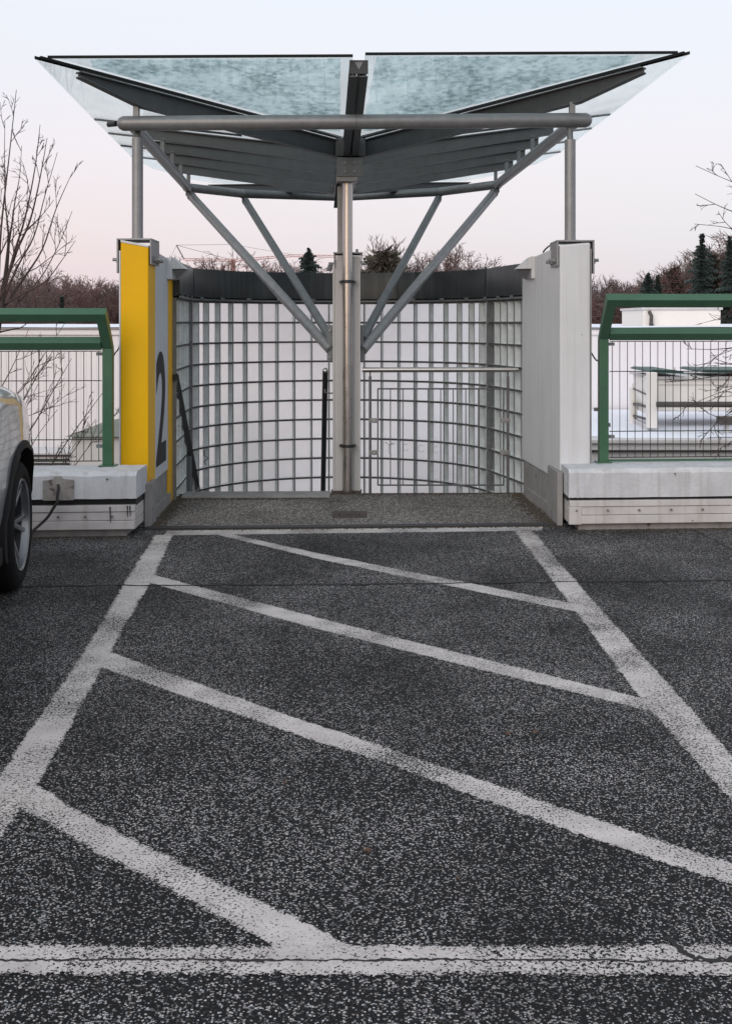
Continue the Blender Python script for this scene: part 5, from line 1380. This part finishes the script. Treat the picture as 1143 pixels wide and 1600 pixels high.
# ------------------------------------------------------------------ crane far off
DC = 170
ck = empty('tower_crane', U(364, 500, DC), 'faint pale red crane jib over the trees left of the column', 'crane')
def cr(name, pts, r, m=M_craner): return tube(name, [U(px, py, DC) for px, py in pts], r, m, ck, 5)
cr('jib_chord', [(286, 404), (366, 405), (458, 398), (545, 399.5)], .055); cr('jib_chord', [(288, 407.5), (366, 408.5), (458, 401), (545, 402.5)], .055)
cr('counter_frame', [(275.6, 383), (288, 405.5)], .10, M_galv); cr('tie_rod', [(275.6, 383), (362, 382)], .03, M_galv); cr('tie_rod', [(275.6, 383), (350, 403)], .035, M_galv)
cr('tie_rod', [(362, 382), (364.5, 405)], .05, M_galv); cr('tie_rod', [(362, 382), (458, 398)], .025, M_galv); cr('tie_rod', [(275.6, 383), (268, 400)], .025, M_galv)
for k in range(32):
    x = 290 + k * 8; f = lambda p: 404 + (p - 286) / 80 if p < 366 else (405 - (p - 366) * 7 / 92 if p < 458 else 398 + (p - 458) * .017)
    cr('lattice_bar', [(x, f(x)), (x + 4, f(x + 4) + 3.4), (x + 8, f(x + 8))], .03)
b = V(U(364, 406, DC)); tube('mast', [b, V((b.x, b.y, -6.5))], .35, M_craner, ck, 4)
print('verts', sum(len(o.data.vertices) for o in bpy.data.objects if o.type == 'MESH'), 'objects', len(bpy.data.objects))

# grit and moss gathered where the landing meets the slabs and the parapets meet the deck
rg = random.Random(77); gr = MB()
def gritline(a, b, n, wdt, side):
    a, b = V(a), V(b); d_ = (b - a); nn = V((-d_.y, d_.x, 0)).normalized() * side
    for _ in range(n):
        q = a + d_ * rg.random() + nn * abs(rg.gauss(0, wdt)); s_ = rg.uniform(.005, .016); h = rg.uniform(.002, .007); an = rg.uniform(0, 3)
        ax, ay = V((math.cos(an), math.sin(an), 0)) * s_, V((-math.sin(an), math.cos(an), 0)) * s_ * rg.uniform(.4, .9)
        gr.add([q - ax - ay, q + ax - ay * .6, q + ax * .7 + ay, q - ax * .8 + ay, q + V((0, 0, h))], [(0, 1, 4), (1, 2, 4), (2, 3, 4), (3, 0, 4)])
gritline((-1.62, 8.72, .007), (-1.68, 10.3, .007), 900, .05, -1)
gritline((1.45, 8.80, .007), (1.39, 10.4, .007), 900, .05, 1)
gritline((-1.6, 10.10, .007), (-.35, 10.14, .007), 500, .04, -1)
gritline((-.32, 10.40, .007), (1.4, 10.44, .007), 500, .05, -1)
gritline((-4.5, 8.165, .001), (-1.70, 8.36, .001), 700, .035, -1)
gritline((1.55, 8.60, .001), (4.5, 8.81, .001), 700, .035, -1)
gritline((-1.62, 8.60, .001), (1.5, 8.77, .001), 500, .02, -1)
tag(gr.build('grit', mat('brown_grit', (.060, .048, .034), .9, var=.4, vscale=40)), 'brown grit gathered along the foot of the walls', 'grit', kind='stuff')
